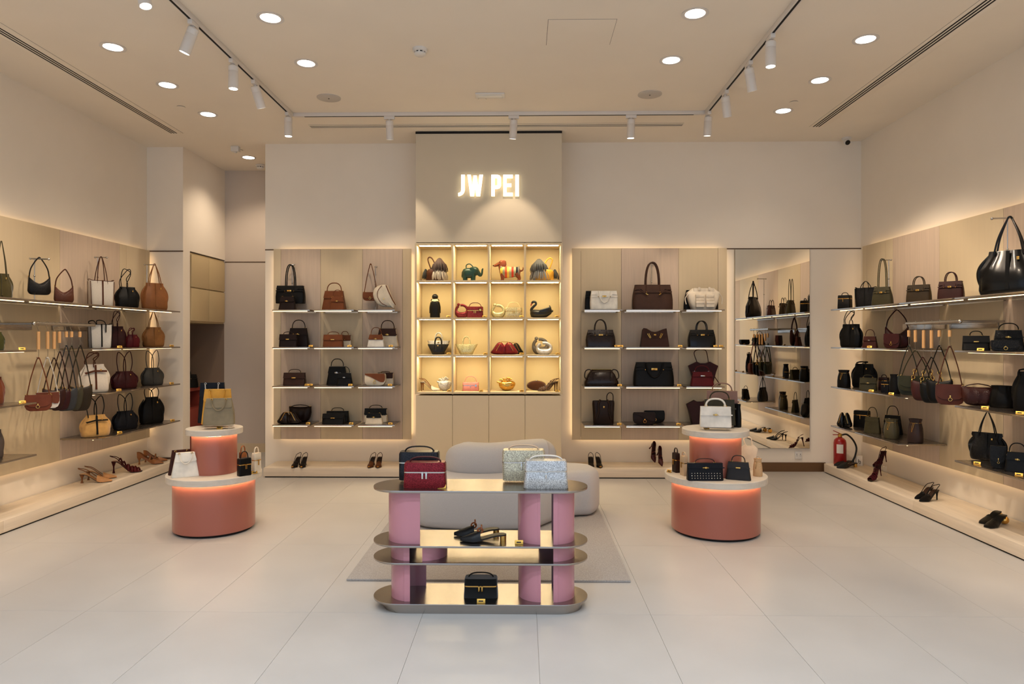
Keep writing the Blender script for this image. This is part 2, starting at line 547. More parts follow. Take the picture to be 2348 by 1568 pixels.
for r in range(4):
    for nm, (a, b_) in {'column by the alcove': (624, 710), 'middle column': (719, 811), 'column by the cubbies': (820, 905)}.items():
        shelf(f'steel shelf, {ORD[r]} row, {nm}, left of the cubby tower', xY(a, 7.1), xY(b_, 7.1), 7.10, 7.44, ROW[r], 'Y', 'shelves on the back wall')
    for nm, (a, b_) in {'column by the cubbies': (1340, 1428), 'wide middle column': (1436, 1566), 'column by the mirror': (1574, 1662)}.items():
        shelf(f'steel shelf, {ORD[r]} row, {nm}, right of the cubby tower', xY(a, 7.1), xY(b_, 7.1), 7.10, 7.44, ROW[r], 'Y', 'shelves on the back wall')
    for nm, (a, b_) in {'at the far end': (7.035, 7.50), 'second from the far end': (6.56, 7.0), 'third from the far end': (6.09, 6.553)}.items():
        shelf(f'steel shelf, {ORD[r]} row {nm} of the left wall', -4.18, -3.80, a, b_, ROW[r], '+X', 'shelves on the left wall')
    shelf(f'steel shelf, {ORD[r]} row, cut by the left edge of the photo', -4.18, -3.80, 4.3, 5.27, ROW[r], '+X', 'shelves on the left wall')
    for nm, (a, b_) in {'at the far end': (6.66, 7.16), 'second from the far end': (5.89, 6.645)}.items():
        shelf(f'steel shelf, {ORD[r]} row {nm} of the right wall', 3.20, 3.62, a, b_, ROW[r], '-X', 'shelves on the right wall')
    shelf(f'steel shelf, {ORD[r]} row, cut by the right edge of the photo', 3.20, 3.62, 4.36, 5.12, ROW[r], '-X', 'shelves on the right wall')
shelf('steel top shelf above the left hanging rail', -4.18, -3.80, 5.30, 6.06, ROW[0], '+X', 'shelves on the left wall')
shelf('steel top shelf above the right hanging rail', 3.20, 3.62, 5.15, 5.87, ROW[0], '-X', 'shelves on the right wall')

# ------------------------------------------------------------------ cubby tower
x0c, x1c = -1.12, .40
zb, zt = .875, 2.447
t = thing('cubby_cabinet', 'lit beige tower of sixteen cubbies with four doors below the sign', 'cabinet', (0, 0, 0))
lac = M('cubby_laquer', (212, 192, 156), .55)
MB().box(x0c + .01, x1c - .01, 7.46, 7.48, zb, zt).build('back_panel', M('cubby_back', (218, 198, 150), .6), t)
xs = [xY(p, 7.09) for p in (953.5, 1037.7, 1120.8, 1203.9, 1287.5)]
zs = [zP(p, -.36, 7.09) for p in (901, 815.5, 730, 644.5, 559)]
for k, x in enumerate(xs):
    MB().box(x - .010, x + .010, 7.09, 7.46, zb, zt, .0015).build('divider', lac, t)
for k, z in enumerate(zs):
    for c_ in range(4):
        MB().box(xs[c_] + .0105, xs[c_ + 1] - .0105, 7.0905, 7.46, z - .010, z + .010, .0015).build('cubby_shelf', lac, t)
for k in range(1, 5):
    for c_ in range(4):
        MB().box(xs[c_] + .03, xs[c_ + 1] - .03, 7.13, 7.18, zs[k] - .0125, zs[k] - .0105).build('light_strip', cubeM, t)
for c_ in range(4):
    MB().box(xs[c_] + .0015, xs[c_ + 1] - .0015, 7.09, 7.11, .03, zb - .014, .002).build('door', M('cubby_door', (208, 190, 160), .6), t)
MB().box(x0c + .01, x1c - .01, 7.11, 7.45, 0, zb - .02).build('base', lac, t)

# sign: five lit letters
def P2(pts):
    out = []
    for px, py in pts:
        X = xY(px / 5.227 + 940, 7.07)
        out.append((X, zP(py / 5.227 + 280, X, 7.07)))
    return out
sg = thing('shop_sign', 'lit white letter sign on the tower above the cubbies', 'sign', (0, 0, 0))
signM = M('sign_face', (255, 252, 235), .5, emit=(1, .95, .74), estr=SIGN)
signS = M('sign_side', (255, 220, 150), .5, emit=(1, .72, .28), estr=SIGN * .3)
J = [(614, 632), (658, 632), (658, 812), (650, 842), (634, 864), (610, 880), (580, 888), (578, 850), (598, 845), (610, 832), (614, 815)]
W = [(688, 632), (730, 632), (745, 775), (762, 640), (800, 640), (818, 775), (832, 632), (876, 632), (842, 888), (795, 888), (781, 790), (768, 888), (722, 888)]
PO = [(975, 632), (1050, 632), (1078, 642), (1092, 668), (1092, 765), (1078, 790), (1050, 800), (1018, 800), (1018, 888), (975, 888)]
E = [(1118, 632), (1233, 632), (1233, 672), (1160, 672), (1160, 737), (1216, 737), (1216, 777), (1160, 777), (1160, 847), (1233, 847), (1233, 888), (1118, 888)]
I_ = [(1262, 632), (1307, 632), (1307, 888), (1262, 888)]
def letter(polys):
    m = MB()
    for p in polys: m.prism(P2(p), 7.062, 7.078)
    f = m.build('letter', signM, sg, 0)
    m = MB()
    for p in polys: m.prism(P2(p), 7.0785, 7.088)
    m.build('letter_back', signS, f, 0)
letter([J]); letter([W])
letter([[(975, 632), (1018, 632), (1018, 888), (975, 888)], [(1018, 632), (1050, 632), (1078, 642), (1092, 668), (1048, 676), (1040, 672), (1018, 672)],
        [(1048, 676), (1092, 668), (1092, 765), (1048, 757)], [(1018, 760), (1040, 760), (1048, 757), (1092, 765), (1078, 790), (1050, 800), (1018, 800)]])
letter([E]); letter([I_])

# mirror, socket
xa, xb = xY(1685, 7.49), xY(1857, 7.49)
za, zb2 = zP(1028, 2.7, 7.49), zP(571, 2.7, 7.49)
t = thing('wall_mirror', 'tall frameless mirror on the back wall reflecting the right hand shelves', 'mirror', ((xa + xb) / 2, 7.49, za))
a = (xb - xa) / 2
MB().box(-a + .003, a - .003, 0, .004, .003, zb2 - za - .003).build('mirror_glass', M('mirror_silver', (228, 224, 214), .0, 1.0), t, 0)
MB().box(-a, a, .0045, .025, 0, zb2 - za).build('mirror_edge', M('mirror_backing', (150, 140, 122), .4), t)
X = xY(1832, 7.5)
t = thing('wall_socket', 'white twin wall socket low on the wall under the mirror', 'socket', (X, YB, zP(1044, X, 7.5)))
MB().box(-.04, .04, -.012, 0, -.042, .042, .006).build('face_plate', whitep, t)
for sx in (-.02, .02):
    m = MB()
    m.box(sx - .003, sx + .003, -.0135, -.0115, .006, .016).box(sx - .009, sx - .003, -.0135, -.0115, -.008, -.004).box(sx + .003, sx + .009, -.0135, -.0115, -.008, -.004)
    m.build('socket_hole', DARK(), t)

# ------------------------------------------------------------------ ceiling fittings
def cpt(px, py, z=H):
    return hitZ(px, py, z)
def downlight(label, X, Y, z=H, gain=1.0):
    t = thing('downlight', label, 'light', (X, Y, z), group='recessed ceiling downlights')
    MB().lathe([(.088, 0), (.090, -.004), (.084, -.006), (.064, -.002)], 32, cap=False).build('trim_ring', whitem, t)
    MB().lathe([(.066, -.0025), (.060, -.004), (.001, -.004)], 28).build('lens', lensM, t)
    lamp('SPOT', (X, Y, z - .02), DOWN * gain, WARM, (0, 0, -1), spot_size=radians(125), spot_blend=.8, shadow_soft_size=.05)
for px, py, lb in ((620, 41, 'large ceiling downlight left of the smoke detector near the photo top'), (702, 145, 'ceiling downlight between the left track and the smoke detector'),
                   (259, 108, 'ceiling downlight nearest the long left slot diffuser'), (384, 195, 'second ceiling downlight along the left slot diffuser'),
                   (477, 262, 'farthest ceiling downlight beside the end of the left slot diffuser'),
                   (1594, 31, 'large ceiling downlight left of the right track near the photo top'), (1539, 138, 'ceiling downlight between access panel and right track'),
                   (1985, 90, 'ceiling downlight nearest the long right slot diffuser'), (1880, 184, 'second ceiling downlight along the right slot diffuser'),
                   (1796, 254, 'farthest ceiling downlight beside the end of the right slot diffuser')):
    downlight(lb, *cpt(px, py))
for X in (-1.70, 1.14):
    for k, Y in enumerate((3.8,)):
        lamp('SPOT', (X, Y, H - .02), DOWN, WARM, (0, 0, -1), spot_size=radians(125), spot_blend=.8, shadow_soft_size=.05)
for X in (-3.03, 2.47):
    for Y in (4.2,):
        lamp('SPOT', (X, Y, H - .02), DOWN, WARM, (0, 0, -1), spot_size=radians(125), spot_blend=.8, shadow_soft_size=.05)
Xa, Ya = cpt(570, 361)
downlight('ceiling downlight inside the alcove', Xa, Ya, gain=2.2)

def disc_fit(name, label, cat, px, py, prof, mat, group=None, hole=True):
    X, Y = cpt(px, py)
    t = thing(name, label, cat, (X, Y, H), group=group)
    MB().lathe(prof, 32).build('cover', mat, t)
    return t
for px, py, lb in ((754, 224, 'round white ceiling speaker left of the back track'), (1490, 216, 'round white ceiling speaker at the right end of the back track')):
    t = disc_fit('ceiling_speaker', lb, 'speaker', px, py, [(.105, 0), (.105, -.005), (.098, -.008), (.004, -.008)], M('speaker_grille', (196, 188, 178), .6, kind='fabric', var=.1))
    MB().lathe([(.007, -.0082), (.007, -.010)], 10).build('sensor_dot', DARK(), t)
def smoke(label, px, py):
    t = disc_fit('smoke_detector', label, 'detector', px, py, [(.055, 0), (.055, -.018), (.045, -.024), (.042, -.024)], whitep)
    MB().lathe([(.036, -.024), (.036, -.036)], 24).build('vent_gap', DARK(), t)
    for k in range(8):
        a = 2 * pi * k / 8
        MB().box(.033, .042, -.006, .006, -.036, -.024, mat=Matrix.Rotation(a, 4, 'Z')).build('vent_rib', whitep, t)
    MB().lathe([(.044, -.034), (.044, -.042), (.030, -.052), (.002, -.054)], 24).build('sensor_cap', whitep, t)
smoke('white smoke detector alone on the ceiling near the photo top', 963, 112)
smoke('white smoke detector on the alcove ceiling', 597, 378)
for px, py, lb in ((415, 245, 'small concealed sprinkler cap near the left slot diffuser'), (1820, 234, 'small concealed sprinkler cap near the right slot diffuser'),
                   (1106, 227, 'small concealed sprinkler cap under the white emergency light'), (549, 344, 'small concealed sprinkler cap on the alcove ceiling')):
    X, Y = cpt(px, py)
    t = thing('sprinkler_cap', lb, 'sprinkler', (X, Y, H), group='sprinkler caps')
    MB().lathe([(.036, 0), (.036, -.004)], 24).build('shadow_ring', DARK(), t)
    MB().lathe([(.040, -.0042), (.040, -.007), (.002, -.009)], 24).build('cover', ceilp, t)
X, Y = cpt(540, 336)
t = thing('wall_box', 'small white box hanging from the alcove ceiling', 'sensor', (X, Y, H))
MB().box(-.045, .045, -.03, .03, -.06, 0, .008).build('housing', whitep, t)
MB().lathe([(.018, -.0602), (.018, -.068), (.01, -.074)], 16).build('sensor_eye', whitem, t)
X, Y = cpt(1124, 217)
t = thing('emergency_light', 'white rounded emergency light fitting on the ceiling over the sign', 'light', (X, Y, H))
MB().box(-.13, .13, -.055, .055, -.016, 0, .008).build('housing', whitep, t)
MB().box(-.105, .105, -.035, .035, -.021, -.0162, .003).build('diffuser', M('frosted_cover', (232, 226, 216), .35), t)
# access panel: a recessed outline around a flush board
c4 = [cpt(1253, 103), cpt(1397, 103), cpt(1413, 45), cpt(1258, 45)]
X0, X1, Y0, Y1 = c4[0][0], c4[1][0], c4[3][1], c4[0][1]
t = thing('access_panel', 'flush white access panel in the ceiling near the photo top', 'panel', ((X0 + X1) / 2, (Y0 + Y1) / 2, H))
a, b_ = (X1 - X0) / 2, abs(Y1 - Y0) / 2
MB().box(-a - .003, a + .003, -b_ - .003, b_ + .003, -.0006, 0).build('joint', M('panel_joint', (120, 104, 90), .8), t, 0)
MB().box(-a, a, -b_, b_, -.0025, -.0007).build('board', ceilp, t, 0)
def slot(label, x0, x1, y0, y1, axis):
    t = thing('slot_diffuser', label, 'air vent', ((x0 + x1) / 2, (y0 + y1) / 2, H), group=None)
    a, b_ = (x1 - x0) / 2, (y1 - y0) / 2
    MB().box(-a, a, -b_, b_, -.0012, 0).build('backing', M('vent_black', (26, 20, 17), .9), t, 0)
    wdt = b_ if axis == 'X' else a
    # three slots, four slats
    edges = [(-wdt, -wdt * .60), (-wdt * .40, -wdt * .26), (-wdt * .06, wdt * .08), (wdt * .28, wdt)]
    for e0, e1 in edges:
        if axis == 'X': MB().box(-a, a, e0, e1, -.0035, -.0013, .0008).build('slat', ceilp, t)
        else: MB().box(e0, e1, -b_, b_, -.0035, -.0013, .0008).build('slat', ceilp, t)
slot('long triple slot air diffuser in the ceiling by the left wall', -3.73, -3.57, 3.0, 7.11, 'Y')
slot('long triple slot air diffuser in the ceiling by the right wall', 2.91, 3.07, 3.0, 7.0, 'Y')
slot('triple slot air diffuser in the ceiling in front of the sign tower', xY(712, 6.92), xY(1565, 6.92), 6.85, 7.0, 'X')

# lighting track and spots
TZ = H
tx0, tx1, ty = -2.215, 1.735, 6.50
t = thing('lighting_track', 'white U shaped lighting track on the ceiling', 'track', (0, 0, H))
for nm, bx in (('rail', (tx0 - .018, tx0 + .018, 1.5, ty)), ('rail', (tx1 - .018, tx1 + .018, 1.5, ty)), ('rail', (tx0 + .018, tx1 - .018, ty - .018, ty + .018))):
    MB().box(bx[0], bx[1], bx[2], bx[3], -.034, 0, .002).build(nm, whitem, t)
m = MB().box(tx0 - .008, tx0 + .008, 1.5, ty - .1, -.0352, -.0342).box(tx1 - .008, tx1 + .008, 1.5, ty - .1, -.0352, -.0342).box(tx0 + .12, tx1 - .12, ty - .008, ty + .008, -.0352, -.0342)
m.build('track_slot', DARK(), t, 0)
def spot(label, px, py, d, on=True, L_=.165, aim=None, watts=None, size=58):
    """px,py = where the adapter meets the track; d = pointing direction of the housing"""
    X, Y = cpt(px, py, H - .035)
    t = thing('track_spotlight', label, 'light', (X, Y, H - .035), group='white track spotlights')
    dv = Vector(d).normalized()
    q = dv.to_track_quat('-Z', 'Y').to_matrix().to_4x4()
    al = 'Y' if (py > 250 and 700 < px < 1600) else 'X'
    if al == 'X': MB().box(-.016, .016, -.05, .05, -.03, 0, .003).build('adapter', whitem, t)
    else: MB().box(-.05, .05, -.016, .016, -.03, 0, .003).build('adapter', whitem, t)
    MB().tube([(0, 0, -.025), (0, 0, -.055)], .011, 10).build('stem', whitem, t)
    mt = Matrix.Translation((0, 0, -.05)) @ q
    hs = MB().lathe([(.028, .012), (.036, .004), (.0365, -.03), (.035, -.032), (.0365, -.034), (.0365, -L_), (.031, -L_), (.030, -L_ + .012)], 26, mt, cap=True).build('housing', whitem, t)
    MB().lathe([(.0305, -L_ + .010), (.0305, -L_ - .0005), (.001, -L_ - .0015)], 22, mt).build('lens', lensM if on else M('dim_lens', (230, 222, 210), .3, emit=(1, .95, .85), estr=1.2), hs)
    p = Vector((X, Y, H - .085)) + dv * (L_ + .012)
    a = Vector(aim) if aim else dv
    lamp('SPOT', p, watts or SPOT, WARM, a, spot_size=radians(size), spot_blend=.45, shadow_soft_size=.014)
yt = lambda px, X: yX(px, X)
def on_side(px, X):
    Y = yX(px, X)
    return px, CY - (H - .035 - ZC) * F / dep(X, Y)
sp = on_side
spot('track spotlight cut by the photo top on the left track', *sp(322, tx0), (.25, -.1, -1), True, aim=(-.9, .1, -1))
spot('white track spotlight tilted sideways, first whole one on the left track', *sp(443, tx0), (-.42, .05, -1), True, aim=(-.9, .3, -1))
spot('upright white track spotlight in the middle of the left track', *sp(535, tx0), (0, .0, -1), True, aim=(.1, 0, -1))
spot('white track spotlight tilted backward near the end of the left track', *sp(585, tx0), (.2, .42, -1), False, aim=(-.75, .5, -1))
spot('white track spotlight at the corner of left and back tracks', *sp(661, tx0), (.0, .02, -1), True, aim=(-.1, .3, -1), watts=SPOT * .5, size=66)
for px, lb, dd in ((893, 'leftmost white spotlight on the back track', (-.02, .3, -1)), (1178, 'white spotlight on the back track before the sign tower', (-.06, .22, -1)), (1447, 'rightmost white spotlight on the back track', (.0, .12, -1))):
    spot(lb, px, CY - (H - .035 - ZC) * F / dep(xY(px, ty), ty), dd, px == 1447, aim=(dd[0], .42, -1), watts=SPOT * (.45 if px != 1178 else .5), size=66)
spot('white track spotlight at the corner of right and back tracks', *sp(1624, tx1), (-.02, .15, -1), False, aim=(.15, .35, -1), watts=SPOT * .5, size=66)
spot('white track spotlight tilted backward near the end of the right track', *sp(1663, tx1), (.22, .35, -1), False, aim=(.9, .2, -1))
spot('white track spotlight tilted backward in the middle of the right track', *sp(1717, tx1), (.28, .3, -1), False, aim=(.9, .35, -1))
spot('upright white track spotlight with lit face, nearest on the right track', *sp(1767, tx1), (0, .0, -1), True, aim=(.6, .1, -1))
# further spots of the same side tracks, behind the top edge of the photograph
for X, s in ((tx0, -1), (tx1, 1)):
    for Y in (4.0, 3.2, 2.4):
        lamp('SPOT', (X, Y, H - .2), SPOT, WARM, (s * .8, .3, -1), spot_size=radians(60), spot_blend=.45, shadow_soft_size=.014)
# cctv dome
X, Y = cpt(1941, 316)
t = thing('security_camera', 'small white ceiling camera with black lens in the right back corner', 'camera', (X, min(Y, 7.40), H))
MB().lathe([(.048, 0), (.048, -.018), (.03, -.028), (.002, -.028)], 24).build('base', whitep, t)
mt = Matrix.Translation((0, -.005, -.045)) @ Matrix.Rotation(radians(-60), 4, 'X')
bd = MB().lathe([(.002, .03), (.026, .026), (.03, 0), (.028, -.024), (.024, -.028)], 20, mt).build('body', whitep, t)
MB().lathe([(.0265, -.0282), (.024, -.032), (.002, -.034)], 20, mt).build('lens', M('black_glass', (8, 8, 9), .08), bd)
# ------------------------------------------------------------------ bag builders (local space: width X, front -Y, base at z = 0)
def lerp(a, b_, t): return a + (b_ - a) * t
def body_trap(w, h, d, taper, dt=.32, p=7, n=32, bulge=0.0, bot=.96):
    secs = []
    for t in (0, .02, .06, .2, .4, .6, .8, .94, .985, 1.0):
        e = .97 if t in (0, 1.0) else 1.0
        hx = lerp(w / 2, w / 2 * taper, t) * e + bulge * w * sin(pi * min(1, t)) * .5
        hy = (lerp(d / 2, d / 2 * dt, t) + bulge * d * sin(pi * t) * .6) * e
        secs.append((t * h, hx, hy))
    return MB().loft(secs, n, p)
def arch(x, z0, hh, n=14, y=0.0, y1=None, fat=1.0):
    out = []
    for i in range(n + 1):
        a = pi * i / n
        c_ = cos(a)
        out.append((x * math.copysign(abs(c_) ** fat, c_), y if y1 is None else lerp(y, y1, sin(a)), z0 + hh * sin(a) ** .9))
    return out
def rings_at(m, pts, r, t=.0022):
    for p in pts: m.tube(circ(p, r, 10), t, 5, closed=True)
    return m

def kelly(r, w, h, d, hh=.08, c=(120, 70, 35), c2=None, hc=None, metal='gold', taper=.76, flap=.40, tex='leather', strap=True, hw=.30, thick=.02, bulge=0.0, drop=False, hlow=False, belt=None, studs=False, logo='bar'):
    m1, m2 = L(c, tex), L(c2 or c, tex)
    mh = L(hc or c2 or c, tex)
    met = SILV() if metal == 'silver' else GOLD()
    dt = .30
    b = body_trap(w, h, d, taper, dt, bulge=bulge)
    b.build('body', m1, r)
    yf = lambda x, z: -(lerp(d / 2, d / 2 * dt, z / h)) * (1 + bulge * 1.0) - .003
    zf = h * (1 - flap)
    wx = lambda z: lerp(w / 2, w / 2 * taper, z / h) * .985
    fp = [(-wx(h), h * .995), (-wx(zf), zf + .012 * w / .2), (-wx(zf) * .93, zf), (wx(zf) * .93, zf), (wx(zf), zf + .012 * w / .2), (wx(h), h * .995)]
    fm = MB().slab(fp, yf, .0025)
    fm.box(-w / 2 * taper, w / 2 * taper, -d / 2 * dt - .005, d / 2 * dt + .002, h - .004, h + .004, .002)
    fo = fm.build('flap', m2, r)
    if strap:
        zs = zf + h * .07
        st = MB().slab([(-wx(zs) * 1.0, zs + h * .028), (-wx(zs), zs - h * .028), (wx(zs) * 1.07, zs - h * .028), (wx(zs) * 1.1, zs), (wx(zs) * 1.07, zs + h * .028)], lambda x, z: yf(x, z) - .005, .0016)
        st.build('belt', belt or m2, r)
        k = w * .055
        g = MB()
        yy = yf(0, zs) - .009
        if logo == 'bar':
            g.box(-k * 1.7, -k * .2, yy - .002, yy + .002, zs + .012 * k / .012, zs + .004, 0) if False else None
            g.box(-k * 1.6, k * 1.2, yy - .002, yy + .002, zs + h * .012, zs + h * .034, .0008)
            g.box(-k * 1.6, k * 1.6, yy - .002, yy + .002, zs - h * .022, zs - h * .002, .0008)
            g.box(-k * .45, k * .45, yy - .004, yy + .001, zs - h * .045, zs + h * .06, .0015)
        else:
            g.box(-k * 1.7, k * 1.7, yy - .003, yy + .002, zs - h * .03, zs + h * .05, .002)
        g.build('clasp', met, r)
    if hh > 0:
        tr = max(.0035, thick * w)
        if drop:   # handle folded down over the front
            P = [(w * hw * .75 * cos(pi * i / 14), yf(0, h * .7) - .012, h * .98 - abs(h * .42) * sin(pi * i / 14)) for i in range(15)]
            ho = MB().tube(P, tr, 8).build('handle', mh, r)
            rings_at(MB(), [(s * w * hw * .75, yf(0, h) - .008, h * .985) for s in (-1, 1)], tr * 1.6).build('handle_ring', met, ho)
        else:
            ho = MB().tube(arch(w * hw, h + .006, hh, fat=.8 if not hlow else .75), tr, 8).build('handle', mh, r)
            g = rings_at(MB(), [(s * w * hw, 0, h + tr * 1.2) for s in (-1, 1)], tr * 1.5)
            g.build('handle_ring', met, ho)
    if studs:
        g = MB()
        for i in range(11):
            for j in range(3):
                x, z = (i - 5) * w * .078, h * (.16 + .14 * j)
                g.ball((x, yf(x, z) - .001, z), w * .016, 8)
        g.build('studs', SILV(), r)

def eastwest(r, w, h, d, hh=.03, c=(60, 30, 22), **k):
    k.setdefault('taper', .96); k.setdefault('hw', .27); k.setdefault('thick', .014); k.setdefault('flap', .46)
    kelly(r, w, h, d, hh=hh, c=c, hlow=True, **k)

def birkin(r, w, h, d, hh=.1, c=(35, 20, 16), tex='leather', metal='gold', flop=False, clasp=True, taper=.86, bulge=.05, hw=.22, pulls=False, hc=None):
    m1 = L(c, tex)
    mh = L(hc, tex) if hc else m1
    met = SILV() if metal == 'silver' else GOLD()
    body_trap(w, h, d, taper, .42, p=5, bulge=bulge).build('body', m1, r)
    yf = lambda x, z: -(lerp(d / 2, d / 2 * .42, z / h) + bulge * d * sin(pi * z / h) * .6) - .003
    wx = lambda z: lerp(w / 2, w / 2 * taper, z / h) * .99
    z1, z2 = h * .70, h * .80
    fp = [(-wx(h), h), (-wx(z2) * 1.02, z2), (-wx(z2) * .66, z2 + h * .03), (-wx(z2) * .5, z1), (wx(z2) * .5, z1), (wx(z2) * .66, z2 + h * .03), (wx(z2) * 1.02, z2), (wx(h), h)]
    MB().slab(fp, yf, .003).box(-w / 2 * taper, w / 2 * taper, -d * .21 - .005, d * .21 + .003, h - .004, h + .004, .002).build('flap', m1, r)
    zs = h * .72
    MB().slab([(-wx(zs) * 1.03, zs + h * .03), (-wx(zs) * 1.03, zs - h * .03), (wx(zs) * 1.03, zs - h * .03), (wx(zs) * 1.03, zs + h * .03)], lambda x, z: yf(x, z) - .005, .0016).build('belt', m1, r)
    if clasp:
        yy = yf(0, zs) - .009
        MB().box(-w * .075, w * .075, yy - .003, yy + .002, zs - h * .045, zs + h * .045, .003).build('clasp_plate', met, r)
        MB().ball((0, yy - .004, zs), w * .022, 10).build('turn_lock', met, r)
    if pulls:
        for s in (-1, 1):
            st = MB().tube([(s * w * .36, yf(0, h * .8) - .006, h * .80), (s * w * .16, yf(0, h * .62) - .012, h * .62)], w * .012, 6).build('side_strap', m1, r)
            MB().tube([(s * w * .19, yf(0, h * .65) - .013, h * .645), (s * w * .135, yf(0, h * .6) - .014, h * .60)], w * .016, 6).build('strap_tip', met, st)
    tr = max(.004, w * .019)
    for y in (-.2, .2):
        yy = y * d
        if flop:
            P = [(w * hw * cos(pi * i / 14), (yf(0, h * .6) - .014) if y < 0 else -yf(0, h * .6) + .012, h * (1.0 if i in (0, 14) else .98) + (h * .08 if i in (1, 2, 12, 13) else 0) - h * .62 * sin(pi * i / 14) ** 1.4) for i in range(15)]
        else:
            P = [(s * w * hw * 1.0, yf(0, h * .7) - .006 if y < 0 else -yf(0, h * .7) + .004, h * .68) for s in (1,)]
            P += arch(w * hw, h, hh, y=yy, fat=.85)
            P += [(-w * hw, P[0][1], h * .68)]
        MB().tube(P, tr, 8).build('handle', mh, r)
    m = MB()
    for s in (-1, 1): m.ball((s * w * hw, yf(0, h * .7) - .006, h * .7), tr * .9, 8)
    m.build('rivet', met, r)

def slouch(r, w, h, d, hh=.2, c=(150, 95, 50), tex='leather', trim=None, straps=2, lock='gold', taper=.62, gather=.075, seed=1, lean=0.0, loops='cross', wings=True, belt=None):
    m1 = L(c, tex)
    mt = L(trim, 'leather') if trim else m1
    rnd = random.Random(seed)
    ph = [rnd.uniform(0, 6.3) for _ in range(4)]
    def wr(t, z):
        g = gather * (z ** 1.3)
        ear = .13 * math.exp(-((z - .60) / .05) ** 2) * abs(cos(t)) ** 10
        return 1 + ear + g * sin(9 * t + ph[0]) + g * .6 * sin(17 * t + ph[1]) + .018 * sin(3 * t + 5 * z + ph[2]) * (1 - z * .4)
    secs = []
    for t, a, b_ in ((0, .88, .86), (.03, .95, .96), (.12, 1.0, 1.05), (.28, 1.0, 1.08), (.42, .97, 1.0), (.52, .93, .92), (.60, .93, .82), (.66, .86, .74), (.78, .74, .58), (.9, taper + .03, .42), (1.0, taper, .30), (.975, taper * .93, .22), (.85, taper * .8, .2)):
        secs.append((t * h, a * w / 2, b_ * d / 2, lean * t * w * .1, 0))
    z1 = h
    R = MB().loft(secs, 36, 3.2, wr)
    R.build('body', m1, r, smooth=60)
    yf = lambda x, z: -d / 2 * (1.06 - .62 * max(0, z / h - .25) ** 1.2) - .004
    # front seam band running up into the strap
    MB().slab([(-w * .035, h * .12), (w * .035, h * .12), (w * .03, h * .98), (-w * .03, h * .98)], yf, .003).build('front_band', mt, r)
    if wings:
        for s in (-1, 1):
            P = cr([(s * w * .45, 0, h * .1), (s * w * .51, 0, h * .42), (s * w * .48, 0, h * .66), (s * w * .33, 0, h * .92)], 5)
            MB().tube(P, [w * .02 + w * .03 * sin(pi * i / (len(P) - 1)) for i in range(len(P))], 8).build('side_fold', m1, r, smooth=60)
    if belt:
        MB().slab([(-w * .40, h * .72), (-w * .36, h * .66), (-w * .05, h * .74), (w * .38, h * .72), (w * .38, h * .785), (-w * .05, h * .80)], lambda x, z: yf(x, z) - .007, .002).build('belt', L(belt), r)
    if lock:
        x, z = w * .17, h * .80
        MB().box(x - w * .022, x + w * .022, yf(x, z) - .010, yf(x, z) - .002, z - h * .035, z + h * .035, .002).build('lock', GOLD() if lock == 'gold' else SILV(), r)
    tr = max(.0035, w * .018)
    for k, y in enumerate((-.16, .14)[:straps]):
        sg = 1 if k else -1
        if loops == 'cross':
            P = [(-w * .26, y * d * 1.6, h * .90), (-w * .30, y * d, h + hh * .35), (-w * .14 + sg * w * .08, 0, h + hh * .84), (w * .10 * sg, 0, h + hh), (w * .15, 0, h + hh * .80), (w * .02 - sg * w * .04, y * d * .7, h + hh * .45), (w * .04 * sg, y * d, h + hh * .2), (w * .05 * sg, y * d * 1.6, h * .9)]
        elif loops == 'tall':
            P = [(-w * .24, y * d * 1.6, h * .90), (-w * .17, y * d, h + hh * .4), (-w * .04, 0, h + hh * .93), (0, 0, h + hh), (w * .04, 0, h + hh * .93), (w * .17, y * d, h + hh * .4), (w * .24, y * d * 1.6, h * .90)]
        else:
            P = [(-w * .27, y * d * 1.6, h * .90), (-w * .33, y * d, h + hh * .5), (-w * .20 + .05 * sg * w, 0, h + hh * .97), (-w * .02, 0, h + hh * .72), (w * .02, y * d, h + hh * .35), (w * .01, y * d * 1.6, h * .9)] if k == 0 else \
                [(w * .27, y * d * 1.6, h * .90), (w * .33, y * d, h + hh * .45), (w * .22, 0, h + hh), (w * .02, 0, h + hh * .75), (-w * .02, y * d, h + hh * .35), (-w * .0, y * d * 1.6, h * .9)]
        MB().tube(cr(P, 5), tr, 8).build('strap', mt, r)

